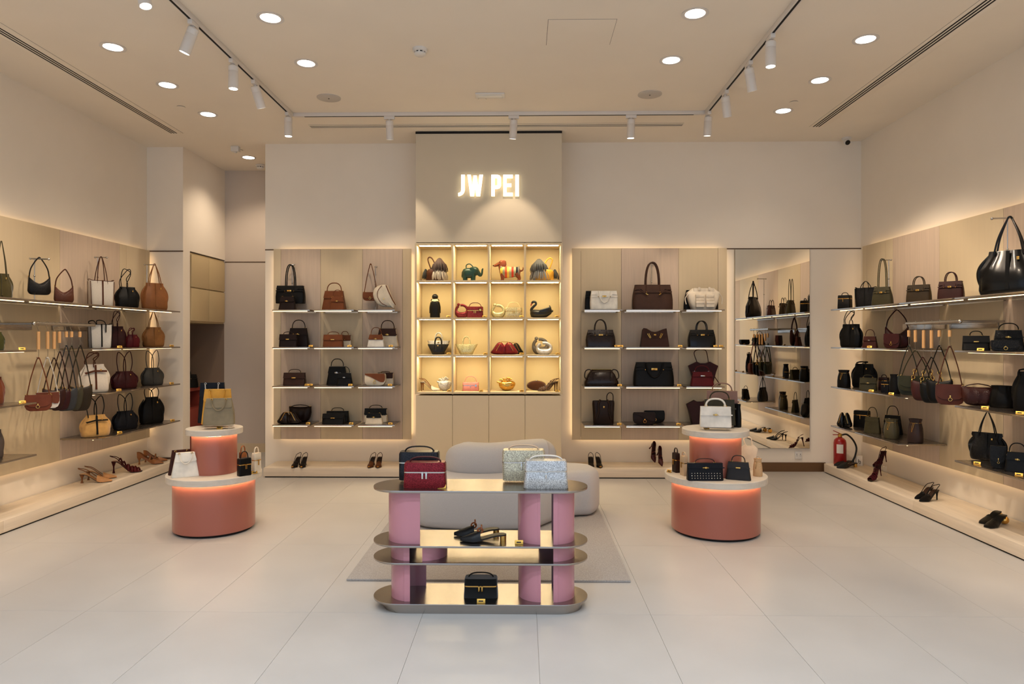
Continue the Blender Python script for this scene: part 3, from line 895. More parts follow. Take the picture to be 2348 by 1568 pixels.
def hobo(r, w, h, d, hh=.12, c=(15, 13, 13), tex='croc', metal='gold', rw=.30, seed=0, apex=0.0):
    # crescent body: deep sweep through the bottom, horns up at both ends
    m1 = L(c, tex)
    met = SILV() if metal == 'silver' else GOLD()
    n = 26
    # outline: outer belly and inner dip
    R = []
    for i in range(n + 1):
        t = i / n
        x = (t - .5) * w * (1 - .03 * sin(pi * t))
        q = abs(2 * t - 1)
        top = h * (.62 + .38 * q ** 1.6)
        bot = h * max(0, (q ** 7) * .34)
        if q > .93: bot = lerp(bot, top, (q - .93) / .07 * .75)
        cz, hz = (top + bot) / 2, max(.004, (top - bot) / 2)
        hy = d / 2 * (1 - .55 * q ** 2.2)
        R.append([(x * (1.04 - .22 * (cz + hz * sin(a)) / h), hy * math.copysign(abs(cos(a)) ** .75, cos(a)) * (1 - .25 * max(0, sin(a))), cz + hz * math.copysign(abs(sin(a)) ** .8, sin(a))) for a in [2 * pi * j / 18 for j in range(18)]])
    MB().rings(R).build('body', m1, r, smooth=60)
    P = cr([(-w * .40, 0, h * .95), (-w * rw * 1.05, 0, h + hh * .45), (w * (-.06 + apex), 0, h + hh * .96), (w * (.06 + apex), 0, h + hh * .96), (w * rw * 1.05, 0, h + hh * .45), (w * .40, 0, h * .95)], 6)
    MB().tube(P, max(.005, w * .02), 8, flat=1.8).build('strap', m1, r)
    g = MB()
    for s in (-1, 1):
        g.tube(circ((s * w * .40, 0, h * .985), w * .03, 10), .0025, 6, closed=True)
        g.box(s * w * .395 - w * .03, s * w * .395 + w * .03, -.006, .006, h * .985 + w * .02, h * .985 + w * .035, .001)
    g.build('strap_ring', met, r)

def tote(r, w, h, d, hh=.15, c=(225, 215, 200), trim=(110, 55, 25), tex='canvas', loops='up', dip=.1, flare=1.0, stand=False):
    m1, mt = L(c, tex), L(trim)
    def wr(t, z): return 1 + .012 * sin(5 * t + 3 * z)
    secs = [(0, .42 * w, .46 * d), (.01, .45 * w, .5 * d), (h * .3, .465 * w, .5 * d), (h * .7, .49 * w * flare, .46 * d), (h * .93, .5 * w * flare, .40 * d), (h * .93, .485 * w * flare, .38 * d), (h * .5, .44 * w, .40 * d), (h * .12, .42 * w, .40 * d)]
    MB().loft(secs, 32, 5, wr).build('body', m1, r, smooth=50)
    yf = lambda x, z: -lerp(.5 * d, .4 * d, z / h) - .003
    m = MB()
    # corner bindings, rim binding and centre band
    for s in (-1, 1):
        for t in (-1, 1):
            m.tube([(s * lerp(.445, .475 * flare, k / 5) * w, t * lerp(.48, .39, k / 5) * d * .98, h * (.01 + .9 * k / 5)) for k in range(6)], w * .014, 6)
    P = []
    for i in range(32):
        a = 2 * pi * i / 32
        c_, s_ = cos(a), sin(a)
        P.append((.492 * w * flare * math.copysign(abs(c_) ** .4, c_), .40 * d * math.copysign(abs(s_) ** .4, s_), h * (.93 + .05 * abs(c_) ** 4 - dip * .0)))
    m.tube(P, w * .014, 6, closed=True)
    m.build('binding', mt, r)
    MB().slab([(-w * .03, .01), (w * .03, .01), (w * .03, h * .95), (-w * .03, h * .95)], yf, .003).build('centre_band', mt, r)
    for k, y in enumerate((-.36, .36)):
        if loops == 'up':
            P = [(-w * .2, y * d, h * .5), (-w * .2, y * d, h * .93), (-w * .12, y * d * .4, h + hh * .6), (0, 0, h + hh), (w * .12, y * d * .4, h + hh * .6), (w * .2, y * d, h * .93), (w * .2, y * d, h * .5)]
        else:
            s = -1 if k else 1
            P = [(-w * .22, y * d - .01, h * .93), (-w * .24, y * d - .02 * 1, h + hh * .8), (-w * .05, y * d - .03, h + hh), (w * .12, y * d - .03, h * .98), (w * .17, y * d - .02, h * .62), (w * .2, y * d - .01, h * .93)] if k == 0 else \
                [(-w * .42, y * d * .6, h * .93), (-w * .5, 0, h + hh * .4), (-w * .3, 0, h + hh * .95), (-w * .1, y * d * .8, h * .93)]
        MB().tube(cr(P, 5), w * .017, 8, flat=1.7).build('handle', mt, r)

def vanity(r, w, h, d, hh=.03, c=(110, 15, 20), tex='leather', metal='silver', lid=.36, taper=.97, tag_=False, hc=None, pulls=2, trapez=1.0, wide=.36):
    m1 = L(c, tex)
    met = SILV() if metal == 'silver' else GOLD()
    mh = L(hc or c)
    zl = h * (1 - lid)
    MB().loft([(0, .485 * w, .48 * d), (.004, .5 * w, .5 * d), (zl * .5, .5 * w * (taper + 1) / 2, .5 * d), (zl - .004, .5 * w * taper, .495 * d * trapez), (zl - .002, .49 * w * taper, .48 * d * trapez)], 32, 8).build('box', m1, r)
    MB().loft([(zl + .002, .49 * w * taper, .48 * d * trapez), (zl + .004, .505 * w * taper, .505 * d * trapez), (h * .93, .50 * w * taper, .49 * d * trapez), (h, .475 * w * taper, .45 * d * trapez)], 32, 8).build('lid', m1, r)
    MB().loft([(zl - .003, .502 * w * taper, .502 * d * trapez), (zl + .003, .502 * w * taper, .502 * d * trapez)], 32, 8).build('zip', met, r)
    g = MB()
    y = -.51 * d * trapez - .004
    for k in range(pulls):
        x = (k - (pulls - 1) / 2) * w * .09
        g.box(x - w * .02, x + w * .02, y - .003, y + .002, zl - h * .24, zl - h * .02, .0015)
        g.box(x - w * .03, x + w * .03, y - .003, y + .003, zl - h * .03, zl + h * .035, .0015)
    if pulls: g.build('zip_pull', met, r)
    if hh > 0:
        ho = MB().tube(arch(w * wide, h - .004, hh + .004, fat=.75), max(.0035, w * .019), 8, flat=1.5).build('handle', mh, r)
    if tag_:
        o = MB().box(-.016, .016, -.002, .002, -.045, 0, .002).build('luggage_tag', mh, r)
        o.location = (w * .30, -.52 * d - .004, h * .88)
        o.rotation_euler = (0, radians(-14), 0)
        MB().box(-.009, .009, -.0032, -.002, -.034, -.012).build('tag_window', met, o)

def bucket(r, w, h, d, hh=.08, c=(40, 30, 20), tex='leather', metal='gold', seed=2, handle=False, taper=.7, cord=True):
    m1 = L(c, tex)
    met = SILV() if metal == 'silver' else GOLD()
    def wr(t, z): return 1 + .11 * max(0, z - .45) * sin(11 * t + seed)
    MB().loft([(0, .46 * w, .46 * d), (.006, .5 * w, .5 * d), (h * .35, .5 * w, .5 * d), (h * .6, .46 * w, .45 * d), (h * .8, .38 * w, .36 * d), (h * .86, .36 * w, .33 * d), (h, .41 * w, .38 * d), (h * .97, .37 * w, .33 * d), (h * .85, .30 * w, .28 * d)], 44, 2.4, wr).build('body', m1, r, smooth=60)
    if cord:
        g = MB().tube([(p[0] * w * .385, p[1] * d * .37, h * .83) for p in [(cos(2 * pi * i / 26), sin(2 * pi * i / 26)) for i in range(26)]], w * .014, 6, closed=True)
        g.tube(cr([(-w * .05, -d * .37, h * .83), (-w * .13, -d * .46, h * .6), (-w * .11, -d * .49, h * .45), (-w * .02, -d * .45, h * .68), (w * .03, -d * .37, h * .83)], 5), w * .013, 6)
        g.build('drawcord', met, r)
    if hh > 0:
        MB().tube(arch(w * .22, h * .86, hh + h * .14, fat=.85), w * .025, 8).build('handle', m1, r)

def boxy(r, w, h, d, hh=.03, c=(20, 18, 18), tex='leather', metal='gold', handle=True):
    vanity(r, w, h, d, hh, c, tex, metal, lid=.26, pulls=1, taper=.94, wide=.26)

def clutch(r, w, h, d, hh=0, c=(45, 22, 18), tex='patent', frame='gold'):
    # butterfly clutch: two gathered lobes in a metal A frame
    m1 = L(c, tex)
    for s in (-1, 1):
        o = [(.02, .0), (.30, .0), (.46, .06), (.5, .2), (.42, .42), (.30, .8), (.2, .95), (.08, .9), (.0, .62)]
        P = [(s * x * w, z * h) for x, z in o]
        if s < 0: P = P[::-1]
        P = [(p.x, p.z) for p in cr([(x, 0, z) for x, z in P + [P[0]]], 3)][:-1]
        MB().puff(P, d * .9, .2, rings=7).build('lobe', m1, r, smooth=60)
    MB().ball((0, 0, h * .34), w * .13, 16, sq=(1.1, d / w * 1.5, 1.5)).build('centre_gather', m1, r)
    y = -d * .42
    MB().tube([(-w * .30, y - .004, h * .28), (-w * .11, y - .004, h * .97), (w * .13, y - .004, h * .97), (w * .32, y - .004, h * .28)], w * .013, 8).build('clasp_frame', SILV() if frame == 'silver' else GOLD(), r)

def flapbag(r, w, h, d, hh=0, c=(110, 60, 35), c2=None, tex='leather', ring=True, strap=None, diag=False, metal='gold', sw=.42):
    """rounded saddle or baguette shape with a front flap; strap = height of a long shoulder strap"""
    m1, m2 = L(c, tex), L(c2 or c, tex)
    met = SILV() if metal == 'silver' else GOLD()
    R = []
    n = 22
    for k, y in enumerate((-.5, -.47, -.3, 0, .3, .47, .5)):
        sc = (.93, .985, 1, 1, 1, .985, .93)[k]
        ring = []
        pts = [(-.46, 1.0), (.46, 1.0), (.495, .86), (.5, .55), (.49, .3), (.42, .1), (.30, .01), (.0, 0), (-.30, .01), (-.42, .1), (-.49, .3), (-.5, .55), (-.495, .86)]
        for x, z in pts: ring.append((x * w * sc, y * d * lerp(1.0, .6, z), (.5 + (z - .5) * sc) * h))
        R.append(ring)
    MB().rings(R).build('body', m1, r, smooth=50)
    yf = lambda x, z: -.5 * d * lerp(1.0, .6, z / h) - .004
    if diag:
        fp = [(-.47, 1.0), (-.47, .88), (-.2, .72), (.1, .45), (.28, .3), (.42, .3), (.48, .45), (.49, .75), (.46, 1.0)]
    else:
        fp = [(-.47, 1.0), (-.485, .62), (-.44, .42), (-.3, .30), (0, .25), (.3, .30), (.44, .42), (.485, .62), (.47, 1.0)]
    fo = MB().slab([(x * w, z * h) for x, z in fp], yf, .003).build('flap', m2, r)
    if ring:
        g = MB().tube(circ((0, yf(0, h * .3) - .008, h * .28), w * .065, 16), w * .012, 6, closed=True)
        g.box(-w * .025, w * .025, yf(0, h * .4) - .008, yf(0, h * .4), h * .36, h * .48, .002)
        g.build('ring_clasp', met, r)
    if strap:
        P = cr([(-w * sw, 0, h * .92), (-w * sw * .62, 0, h + strap * .5), (-w * .05, 0, h + strap * .985), (0, 0, h + strap), (w * .05, 0, h + strap * .985), (w * sw * .62, 0, h + strap * .5), (w * sw, 0, h * .92)], 5)
        so = MB().tube(P, max(.004, w * .016), 8, flat=2.2).build('strap', m2 if c2 and not diag else m1, r)
        g = MB()
        for s in (-1, 1): g.tube(circ((s * w * sw, 0, h * .97), .011, 10), .0022, 6, closed=True)
        g.build('strap_ring', met, so)
    elif hh > 0:
        MB().tube(arch(w * .25, h - .003, hh, fat=.8), w * .016, 8).build('handle', m2, r)

def saggy(r, w, h, d, hh=.1, c=(15, 14, 14), tex='leather', chain=False, seed=4, strap=None, metal='gold', dip=.12):
    """soft hanging shoulder bag, slightly dished along the top"""
    m1 = L(c, tex)
    R = []
    n = 22
    for i in range(n + 1):
        t = i / n
        q = abs(2 * t - 1)
        x = (t - .5) * w
        top = h * (1 - dip * (1 - q ** 2))
        bot = h * .55 * q ** 6
        hy = d / 2 * sqrt(max(.02, 1 - q ** 4))
        cz, hz = (top + bot) / 2, (top - bot) / 2
        R.append([(x + .01 * w * sin(3 * a + seed), hy * math.copysign(abs(cos(a)) ** .8, cos(a)) * (1 - .45 * max(0, sin(a))) * (1 + .08 * sin(7 * t * 3 + a * 2 + seed)), cz + hz * math.copysign(abs(sin(a)) ** .7, sin(a))) for a in [2 * pi * j / 16 for j in range(16)]])
    MB().rings(R).build('body', m1, r, smooth=60)
    z0 = h * .95
    st = strap or hh
    P = cr([(-w * .44, 0, z0), (-w * .27, 0, h + st * .5), (-w * .04, 0, h + st * .985), (0, 0, h + st), (w * .04, 0, h + st * .985), (w * .27, 0, h + st * .5), (w * .44, 0, z0)], 5)
    so = MB().tube(P, max(.004, w * .015), 8, flat=2.0).build('strap', m1, r)
    g = MB()
    for s in (-1, 1):
        if chain:
            for k in range(4):
                g.tube(circ((s * w * (.44 - .035 * k), 0, z0 + .026 * k), .013, 10, 'XZ' if k % 2 else 'YZ'), .0032, 6, closed=True)
        else:
            g.tube(circ((s * w * .44, 0, z0), .011, 10), .0024, 6, closed=True)
    g.build('strap_chain' if chain else 'strap_ring', GOLD() if metal == 'gold' else SILV(), so)

# ------------------------------------------------------------------ placing by what the photograph shows
NAMES = {'kelly': 'top_handle_bag', 'eastwest': 'top_handle_bag', 'birkin': 'double_handle_bag', 'slouch': 'slouchy_tote', 'hobo': 'hobo_bag', 'tote': 'tote_bag', 'vanity': 'vanity_bag', 'bucket': 'bucket_bag', 'boxy': 'box_bag', 'clutch': 'clutch_bag', 'flapbag': 'flap_bag', 'saggy': 'shoulder_bag'}
def put(fn, label, x0, x1, yt, yh, z, Y=None, X=None, rz=0.0, dr=.42, lift=0.0, name=None, group=None, hmin=.03, **k):
    cx = (x0 + x1) / 2
    rz = radians(rz)
    if Y is not None: X = xY(cx, Y)
    else:
        Y = yX(cx, X)
        if X > 0 and Y > 7.0: Y = 7.0; X = xY(cx, Y)
    dp = dep(X, Y)
    W = (x1 - x0) * dp / F
    t = X / Y
    w = W / (abs(cos(rz) - t * sin(rz)) + dr * abs(sin(rz) + t * cos(rz)))
    d = w * dr
    zt = zP(yt, X, Y)
    h = max(hmin, zt - z - lift)
    hh = (yt - yh) * dp / F if yh else 0
    r = thing(name or NAMES.get(fn.__name__, fn.__name__), label, 'bag', (X, Y, z + lift), rz, group)
    fn(r, w, h, d, hh=hh, **k)
    return r
ROWT = [v + .0005 for v in ROW]
def price(label, px, z, Y=None, X=None, rz=0.0):
    if Y is not None: X = xY(px, Y)
    else: Y = yX(px, X)
    t = thing('price_tag', label, 'price tag', (X, Y, z), radians(rz), group='gold price tags')
    mt = Matrix.Rotation(radians(-28), 4, 'X')
    MB().box(-.022, .022, -.0015, .0015, 0, .022, .0008, mt).box(-.022, .022, -.002, .018, 0, .002).build('plate', BRASS(), t)
    MB().box(-.013, .011, -.0022, -.0016, .007, .014, 0, mt).build('print', INK(), t)
# ------------------------------------------------------------------ colours
BLK, NAVY, DKB, BRN, TAN, COG = (17, 15, 15), (22, 24, 34), (44, 26, 21), (78, 44, 30), (168, 104, 58), (134, 74, 40)
BUR, WINE, CRM, OFF, OLV, DOL = (74, 20, 24), (112, 20, 30), (226, 212, 188), (232, 226, 214), (88, 80, 50), (58, 52, 40)
GRY, MOC, PINK, SAND = (92, 90, 84), (92, 62, 48), (226, 156, 148), (206, 158, 92)
R1, R2, R3, R4 = ROWT

# ---------------------------------------------------------------- back wall, left of the tower
put(birkin, 'black boston bag hung by long straps on the top shelf by the alcove', 630, 703, 656, 607, R1, Y=7.34, dr=.36, lift=.075, c=BLK, metal='gold', hw=.16, taper=.92, bulge=.06)
put(kelly, 'small dark brown top handle bag standing before the hanging black boston bag', 637, 682, 681, 671, R1, Y=7.20, c=DKB, metal='gold')
put(kelly, 'large tan top handle bag with tall arched handle on the middle top shelf', 736, 797, 668, 650, R1, Y=7.34, c=COG)
put(kelly, 'mini tan top handle bag before the large tan one, middle top shelf', 755, 793, 681, 666, R1, Y=7.19, c=COG)
put(flapbag, 'small brown flap bag hanging beside the cream half moon bag', 831, 869, 670, 613, R1, Y=7.36, dr=.35, lift=.105, c=COG, ring=False, strap=.30, sw=.42)
def halfmoon(r, w, h, d, hh=0):
    o = [(-.5, .62), (-.42, .85), (-.2, .98), (.06, 1.0), (.16, .9), (.28, .6), (.42, .3), (.5, .16), (.44, .12), (.4, .0), (.3, .06), (.12, .08), (-.1, .1), (-.3, .2), (-.45, .4)]
    P = [(p.x, p.z) for p in cr([(x * w, 0, z * h) for x, z in o[::-1] + [o[-1]]], 4)][:-1]
    MB().puff(P, d, .35, rings=7).build('body', L(CRM), r, smooth=60)
    MB().tube(cr([(.08 * w, -d * .36, h * .97), (.2 * w, -d * .38, h * .7), (.36 * w, -d * .36, h * .38), (.49 * w, -d * .3, h * .16)], 6), w * .02, 8).build('zip_edge', L(COG), r)
    MB().tube(cr([(-.1 * w, -d * .40, h * .96), (-.26 * w, -d * .47, h * .75), (-.28 * w, -d * .5, h * .5), (-.12 * w, -d * .5, h * .25), (.12 * w, -d * .46, h * .12)], 6), w * .012, 6).build('piping', L(COG), r)
    MB().box(-.03 * w, .01 * w, -d * .56, -d * .5, h * .38, h * .43).build('stamp', GOLD(), r)
put(halfmoon, 'cream half moon bag with tan edging tilted on the top shelf by the cubbies', 854, 910, 653, None, R1, Y=7.24, dr=.3, lift=.012, name='half_moon_bag')
put(kelly, 'large dark brown top handle bag behind the wide one, second row by the alcove', 657, 713, 753, 735, R2, Y=7.34, c=DKB)
put(eastwest, 'wide dark brown flap bag in front, second row shelf by the alcove', 638, 685, 767, 762, R2, Y=7.20, c=DKB, logo='plate')
put(eastwest, 'tan and cream two tone bag behind the wide tan bag', 775, 807, 769, 761, R2, Y=7.35, c=CRM, c2=COG)
put(eastwest, 'wide tan flap bag in front on the second row middle shelf', 739, 790, 768, 762, R2, Y=7.20, c=COG, logo='plate')
put(kelly, 'dark brown and cream top handle bag behind the mini two tone one', 862, 916, 754, 736, R2, Y=7.35, c=CRM, c2=BRN)
put(kelly, 'mini cream bag with tan flap, second row shelf by the cubbies', 841, 884, 768, 752, R2, Y=7.20, c=OFF, c2=COG)
put(eastwest, 'brown crocodile pattern bag alone on the third row by the alcove', 647, 705, 855, 848, R3, Y=7.24, c=BRN, tex='croc', logo='plate')
put(kelly, 'large black top handle bag behind the mini black one, third row middle', 747, 800, 841, 824, R3, Y=7.36, c=BLK, metal='silver')
put(kelly, 'mini black top handle bag in front on the third row middle shelf', 770, 811, 856, 842, R3, Y=7.21, c=BLK, metal='silver')
put(eastwest, 'cream and brown top handle bag behind the saddle bag', 864, 904, 855, 853, R3, Y=7.36, c=CRM, c2=BRN, strap=False)
put(flapbag, 'cream rounded saddle bag with a slanted tan flap, third row by the cubbies', 835, 887, 856, None, R3, Y=7.20, c=CRM, c2=COG, ring=False, diag=True, dr=.4)
put(saggy, 'dark brown soft bag with gold rings behind the butterfly clutch', 660, 717, 931, 928, R4, Y=7.36, c=DKB, dr=.38, dip=.06)
put(clutch, 'dark brown butterfly clutch with gold frame, bottom row by the alcove', 632, 694, 943, None, R4, Y=7.20, c=DKB, dr=.4)
put(eastwest, 'black wide top handle bag behind the black clutch, bottom row middle', 746, 803, 943, 936, R4, Y=7.36, c=BLK, strap=False)
put(eastwest, 'black wide clutch with gold twist clasp in front, bottom row middle', 737, 793, 949, None, R4, Y=7.21, c=BLK, logo='plate', taper=.98)
put(eastwest, 'larger black and cream bag behind the mini one, bottom row by the cubbies', 833, 891, 937, 930, R4, Y=7.36, c=CRM, c2=BLK, taper=.95)
put(kelly, 'mini black and cream bag in front, bottom row by the cubbies', 836, 880, 948, 939, R4, Y=7.20, c=CRM, c2=BLK)
# ---------------------------------------------------------------- back wall, right of the tower
put(birkin, 'black double handle bag mostly hidden behind the white one', 1340, 1380, 668, 664, R1, Y=7.38, c=BLK, flop=True)
put(birkin, 'white double handle bag with drooping handles on the top shelf by the cubbies', 1352, 1417, 668, 664, R1, Y=7.22, c=OFF, flop=True, taper=.93)
put(birkin, 'large chocolate weekend bag with tall straps on the wide top shelf', 1447, 1544, 654, 602, R1, Y=7.26, c=MOC, hw=.17, pulls=True, bulge=.06, clasp=False, taper=.88, dr=.36)
def cargo(r, w, h, d, hh=0):
    m1 = L((228, 214, 192))
    MB().loft([(0, .33 * w, .48 * d), (.006, .35 * w, .5 * d), (h * .4, .44 * w, .5 * d), (h * .75, .5 * w, .42 * d), (h * .8, .49 * w, .38 * d), (h, .32 * w, .2 * d)], 30, 4).build('body', m1, r, smooth=50)
    yf = lambda x, z: -lerp(.5 * d, .42 * d, z / h) - .004
    for s in (-1, 1):
        for q in (0, 1):
            x0, z0 = s * .15 * w, h * (.10 + .30 * q)
            p = MB().box(x0 - .12 * w, x0 + .12 * w, -.5 * d - .03 + .016 * q, -.40 * d, z0, z0 + h * .27, .006).build('pocket', m1, r)
            MB().box(x0 - .125 * w, x0 + .125 * w, -.5 * d - .036 + .016 * q, -.42 * d, z0 + h * .17, z0 + h * .29, .004).build('pocket_flap', m1, p)
        MB().tube(cr([(s * .36 * w, -.2 * d, h * .92), (s * .47 * w, -.3 * d, h * .72), (s * .55 * w, -.2 * d, h * .52), (s * .53 * w, -.3 * d, h * .25)], 4), .005, 6).build('tie', m1, r)
        MB().box(s * .15 * w - .012, s * .15 * w + .012, -.45 * d, .3 * d, h * .9, h * 1.04, .004).build('handle', m1, r)
    MB().box(-.31 * w, .31 * w, -.34 * d, .2 * d, h * .72, h * 1.0, .008).build('top_flap', m1, r)
put(birkin, 'black bag mostly hidden behind the cream pocket bag', 1566, 1648, 666, None, R1, Y=7.39, c=BLK, flop=True, dr=.2)
put(cargo, 'cream bag with four flap pockets on the top shelf by the mirror', 1570, 1654, 661, None, R1, Y=7.24, name='pocket_bag', dr=.38)
put(birkin, 'glossy dark brown bag with two tall handles, second row by the cubbies', 1342, 1411, 757, 733, R2, Y=7.25, c=DKB, tex='patent', bulge=.09, hw=.2)
def dipbag(r, w, h, d, hh=0):
    m1 = L(BRN)
    o = [(-.5, 0), (.5, 0), (.46, .5), (.42, .98), (.3, .93), (.12, .82), (0, .79), (-.12, .82), (-.28, .97), (-.38, 1.0), (-.43, .9), (-.46, .5)]
    P = [(x * w, z * h) for x, z in o]
    n = len(P)
    R = []
    for y, sc in ((-.5, .985), (-.47, 1), (.47, 1), (.5, .985)):
        R.append([(x * sc, y * d * lerp(1.0, .35, z / h), z) for x, z in P])
    MB().rings(R).build('body', m1, r, smooth=30)
    yf = lambda x, z: -.5 * d * lerp(1.0, .35, z / h) - .003
    MB().slab([(-.36 * w, h * .5), (.34 * w, h * .5), (.3 * w, h * .8), (0, h * .72), (-.28 * w, h * .84)], yf, .003).build('flap', m1, r)
    g = MB()
    for s in (-1, 1):
        g = MB()
        g.tube([(s * .24 * w - .006 * s, yf(0, h * .7) - .006, h * .72), (s * .15 * w, yf(0, h * .5) - .006, h * .48)], .004, 6).tube([(s * .27 * w, yf(0, h * .7) - .006, h * .70), (s * .18 * w, yf(0, h * .5) - .006, h * .46)], .004, 6)
        g.build('gold_bar', GOLD(), r)
    MB().ball((0, yf(0, h * .62) - .006, h * .64), w * .05, 12, sq=(1, .3, .6)).build('lock', GOLD(), r)
put(dipbag, 'brown handbag with dipped top and slanted gold bars, second row wide shelf', 1466, 1535, 752, None, R2, Y=7.25, name='handbag', dr=.36)
put(birkin, 'glossy black bag with two tall handles, second row by the mirror', 1575, 1642, 757, 736, R2, Y=7.25, c=BLK, tex='patent', bulge=.1, hw=.2)
def bowler(r, w, h, d, hh=0, c=DKB):
    m1 = L(c, 'patent')
    MB().loft([(0, .5 * w, .46 * d), (.006, .51 * w, .5 * d), (h * .25, .5 * w, .5 * d), (h * .7, .40 * w, .36 * d), (h * .95, .31 * w, .2 * d), (h, .29 * w, .14 * d)], 30, 4).build('body', m1, r, smooth=50)
    for s in (-1, 1):
        MB().tube(cr([(s * .24 * w, -.45 * d, h * .28), (s * .27 * w, -.34 * d, h * .8), (s * .35 * w, -.2 * d, h * 1.0), (s * .47 * w, -.2 * d, h * .9), (s * .5 * w, -.3 * d, h * .55), (s * .44 * w, -.4 * d, h * .4)], 5), w * .016, 8).build('handle', m1, r)
    MB().tube([(-.29 * w, 0, h), (.29 * w, 0, h)], .004, 6).build('zip', GOLD(), r)
put(bowler, 'glossy dark brown low bowling bag, third row by the cubbies', 1338, 1419, 847, None, R3, Y=7.24, name='bowling_bag')
put(birkin, 'large black satchel with drooping handles on the wide third row shelf', 1449, 1547, 831, 826, R3, Y=7.25, c=BLK, flop=True, taper=.86, dr=.36)
def winged(r, w, h, d, hh=.1, c=BUR, strap=True):
    m1 = L(c)
    o = [(-.30, 0), (.30, 0), (.42, .55), (.5, .82), (.22, 1.0), (.1, .93), (-.1, .93), (-.22, 1.0), (-.5, .82), (-.42, .55)]
    R = []
    for y, sc in ((-.5, .98), (-.46, 1), (.46, 1), (.5, .98)):
        R.append([(x * w * sc, y * d * (.4 + .6 * (1 - z) * 1.0), z * h) for x, z in o])
    MB().rings(R).build('body', m1, r, smooth=30)
    if strap:
        MB().tube(cr([(-.2 * w, 0, h * .96), (-.3 * w, 0, h + hh * .7), (-.2 * w, 0, h + hh), (.06 * w, 0, h + hh), (.14 * w, 0, h + hh * .6), (.18 * w, 0, h * .96)], 5), .0045, 7).build('strap', m1, r)
        MB().tube(cr([(.3 * w, -.3 * d, h * .5), (.45 * w, -.3 * d, h * .2), (.56 * w, -.3 * d, h * .0 + .006), (.48 * w, -.45 * d, .006)], 5), .0045, 7).build('loose_strap', m1, r)
put(winged, 'burgundy winged tote with thin strap behind the burgundy handbag, third row', 1576, 1648, 829, 802, R3, Y=7.36, name='winged_tote', dr=.25)
put(kelly, 'burgundy handbag with arched handle before the winged tote, third row', 1580, 1639, 853, 840, R3, Y=7.20, c=WINE, taper=.8, flap=.34, logo='plate', metal='silver')
def drawtall(r, w, h, d, hh=.05):
    m1 = L((52, 34, 26))
    MB().loft([(0, .46 * w, .46 * d), (.006, .48 * w, .5 * d), (h * .5, .49 * w, .46 * d), (h * .85, .5 * w, .38 * d), (h * .97, .48 * w, .34 * d), (h * .95, .44 * w, .28 * d), (h * .6, .42 * w, .28 * d)], 36, 4, lambda t, z: 1 + .05 * z * sin(8 * t + 1)).build('body', m1, r, smooth=60)
    for s in (-1, 1):
        MB().tube(cr([(s * .16 * w, -.30 * d, h * 1.02), (s * .27 * w, -.42 * d, h * .8), (s * .24 * w, -.47 * d, h * .55), (s * .34 * w, -.5 * d, h * .2)], 5), w * .05, 8).build('fold', m1, r)
    MB().box(-.03 * w, .03 * w, -.44 * d, -.38 * d, h * .68, h * .76, .002).build('lock', GOLD(), r)
    MB().tube(cr([(.16 * w, 0, h * .95), (.17 * w, 0, h + hh * .6), (.3 * w, 0, h + hh), (.45 * w, 0, h + hh * .7), (.46 * w, 0, h * .9)], 5), w * .022, 7).build('strap', m1, r)
put(drawtall, 'tall dark brown drawstring bag with one strap loop, bottom row by the cubbies', 1358, 1409, 917, 900, R4, Y=7.25, name='drawstring_bag', dr=.5)
put(flapbag, 'black flap clutch behind the brown one on the wide bottom row shelf', 1475, 1525, 941, None, R4, Y=7.36, c=BLK, ring=False, diag=True, dr=.3)
put(flapbag, 'dark brown flap clutch in front on the wide bottom row shelf', 1450, 1504, 945, None, R4, Y=7.20, c=DKB, ring=False, diag=True, dr=.3)
put(winged, 'burgundy flared tote half hidden by the round display, bottom row by the mirror', 1571, 1638, 917, None, R4, Y=7.30, name='winged_tote', dr=.35, strap=False, c=(70, 30, 28))

# ---------------------------------------------------------------- left wall (bags turned towards the room)
XLs, XRs = -3.99, 3.42
A, B_ = 50, -48
put(slouch, 'olive suede slouchy tote cut by the left edge of the photo, top row', -25, 31, 627, 553, R1, X=XLs, rz=A, c=(96, 84, 42), tex='suede', loops='tall', seed=3)
put(hobo, 'black crocodile hobo bag hanging from a stand on the left top shelf', 58, 122, 634, 591, R1, X=XLs, rz=A, dr=.3, lift=.055, c=BLK)
put(hobo, 'brown crocodile hobo bag standing beside the hanging black hobo', 119, 174, 655, 618, R1, X=XLs + .03, rz=A, dr=.3, c=(110, 58, 38), apex=.05)
put(tote, 'off white canvas tote with brown straps and bindings, top row left wall', 198, 265, 640, 588, R1, X=XLs, rz=A, c=(214, 204, 190), trim=(112, 58, 34), dr=.5)
put(slouch, 'black slouchy bag with knotted straps between white and tan bags, top row', 261, 322, 658, 617, R1, X=XLs + .02, rz=A, c=BLK, seed=5, loops='cross')
put(slouch, 'tan slouchy bag with looped straps at the far end of the left top row', 321, 388, 649, 605, R1, X=XLs + .02, rz=A, c=(166, 106, 62), seed=6, loops='tall')
put(slouch, 'moss green bag cut by the left photo edge on the second row', -32, 12, 761, 745, R2, X=XLs, rz=A, c=(94, 92, 40), tex='suede', seed=8)
put(tote, 'white tote with black bindings and flopped black handles, second row left wall', 199, 260, 740, 735, R2, X=XLs, rz=A, c=(220, 214, 204), trim=BLK, loops='flop', dr=.5)
put(slouch, 'dark burgundy slouchy bag behind the small red one, second row left wall', 247, 291, 748, 713, R2, X=XLs - .03, rz=A, c=BUR, tex='croc', seed=9, loops='cross')
put(slouch, 'small red burgundy slouchy bag, second row left wall', 285, 322, 767, 752, R2, X=XLs + .06, rz=A, c=WINE, seed=10, loops='cross')
put(slouch, 'tan slouchy bag with tall loops at the far end of the left second row', 324, 380, 750, 714, R2, X=XLs + .02, rz=A, c=(176, 118, 66), seed=11, loops='tall')
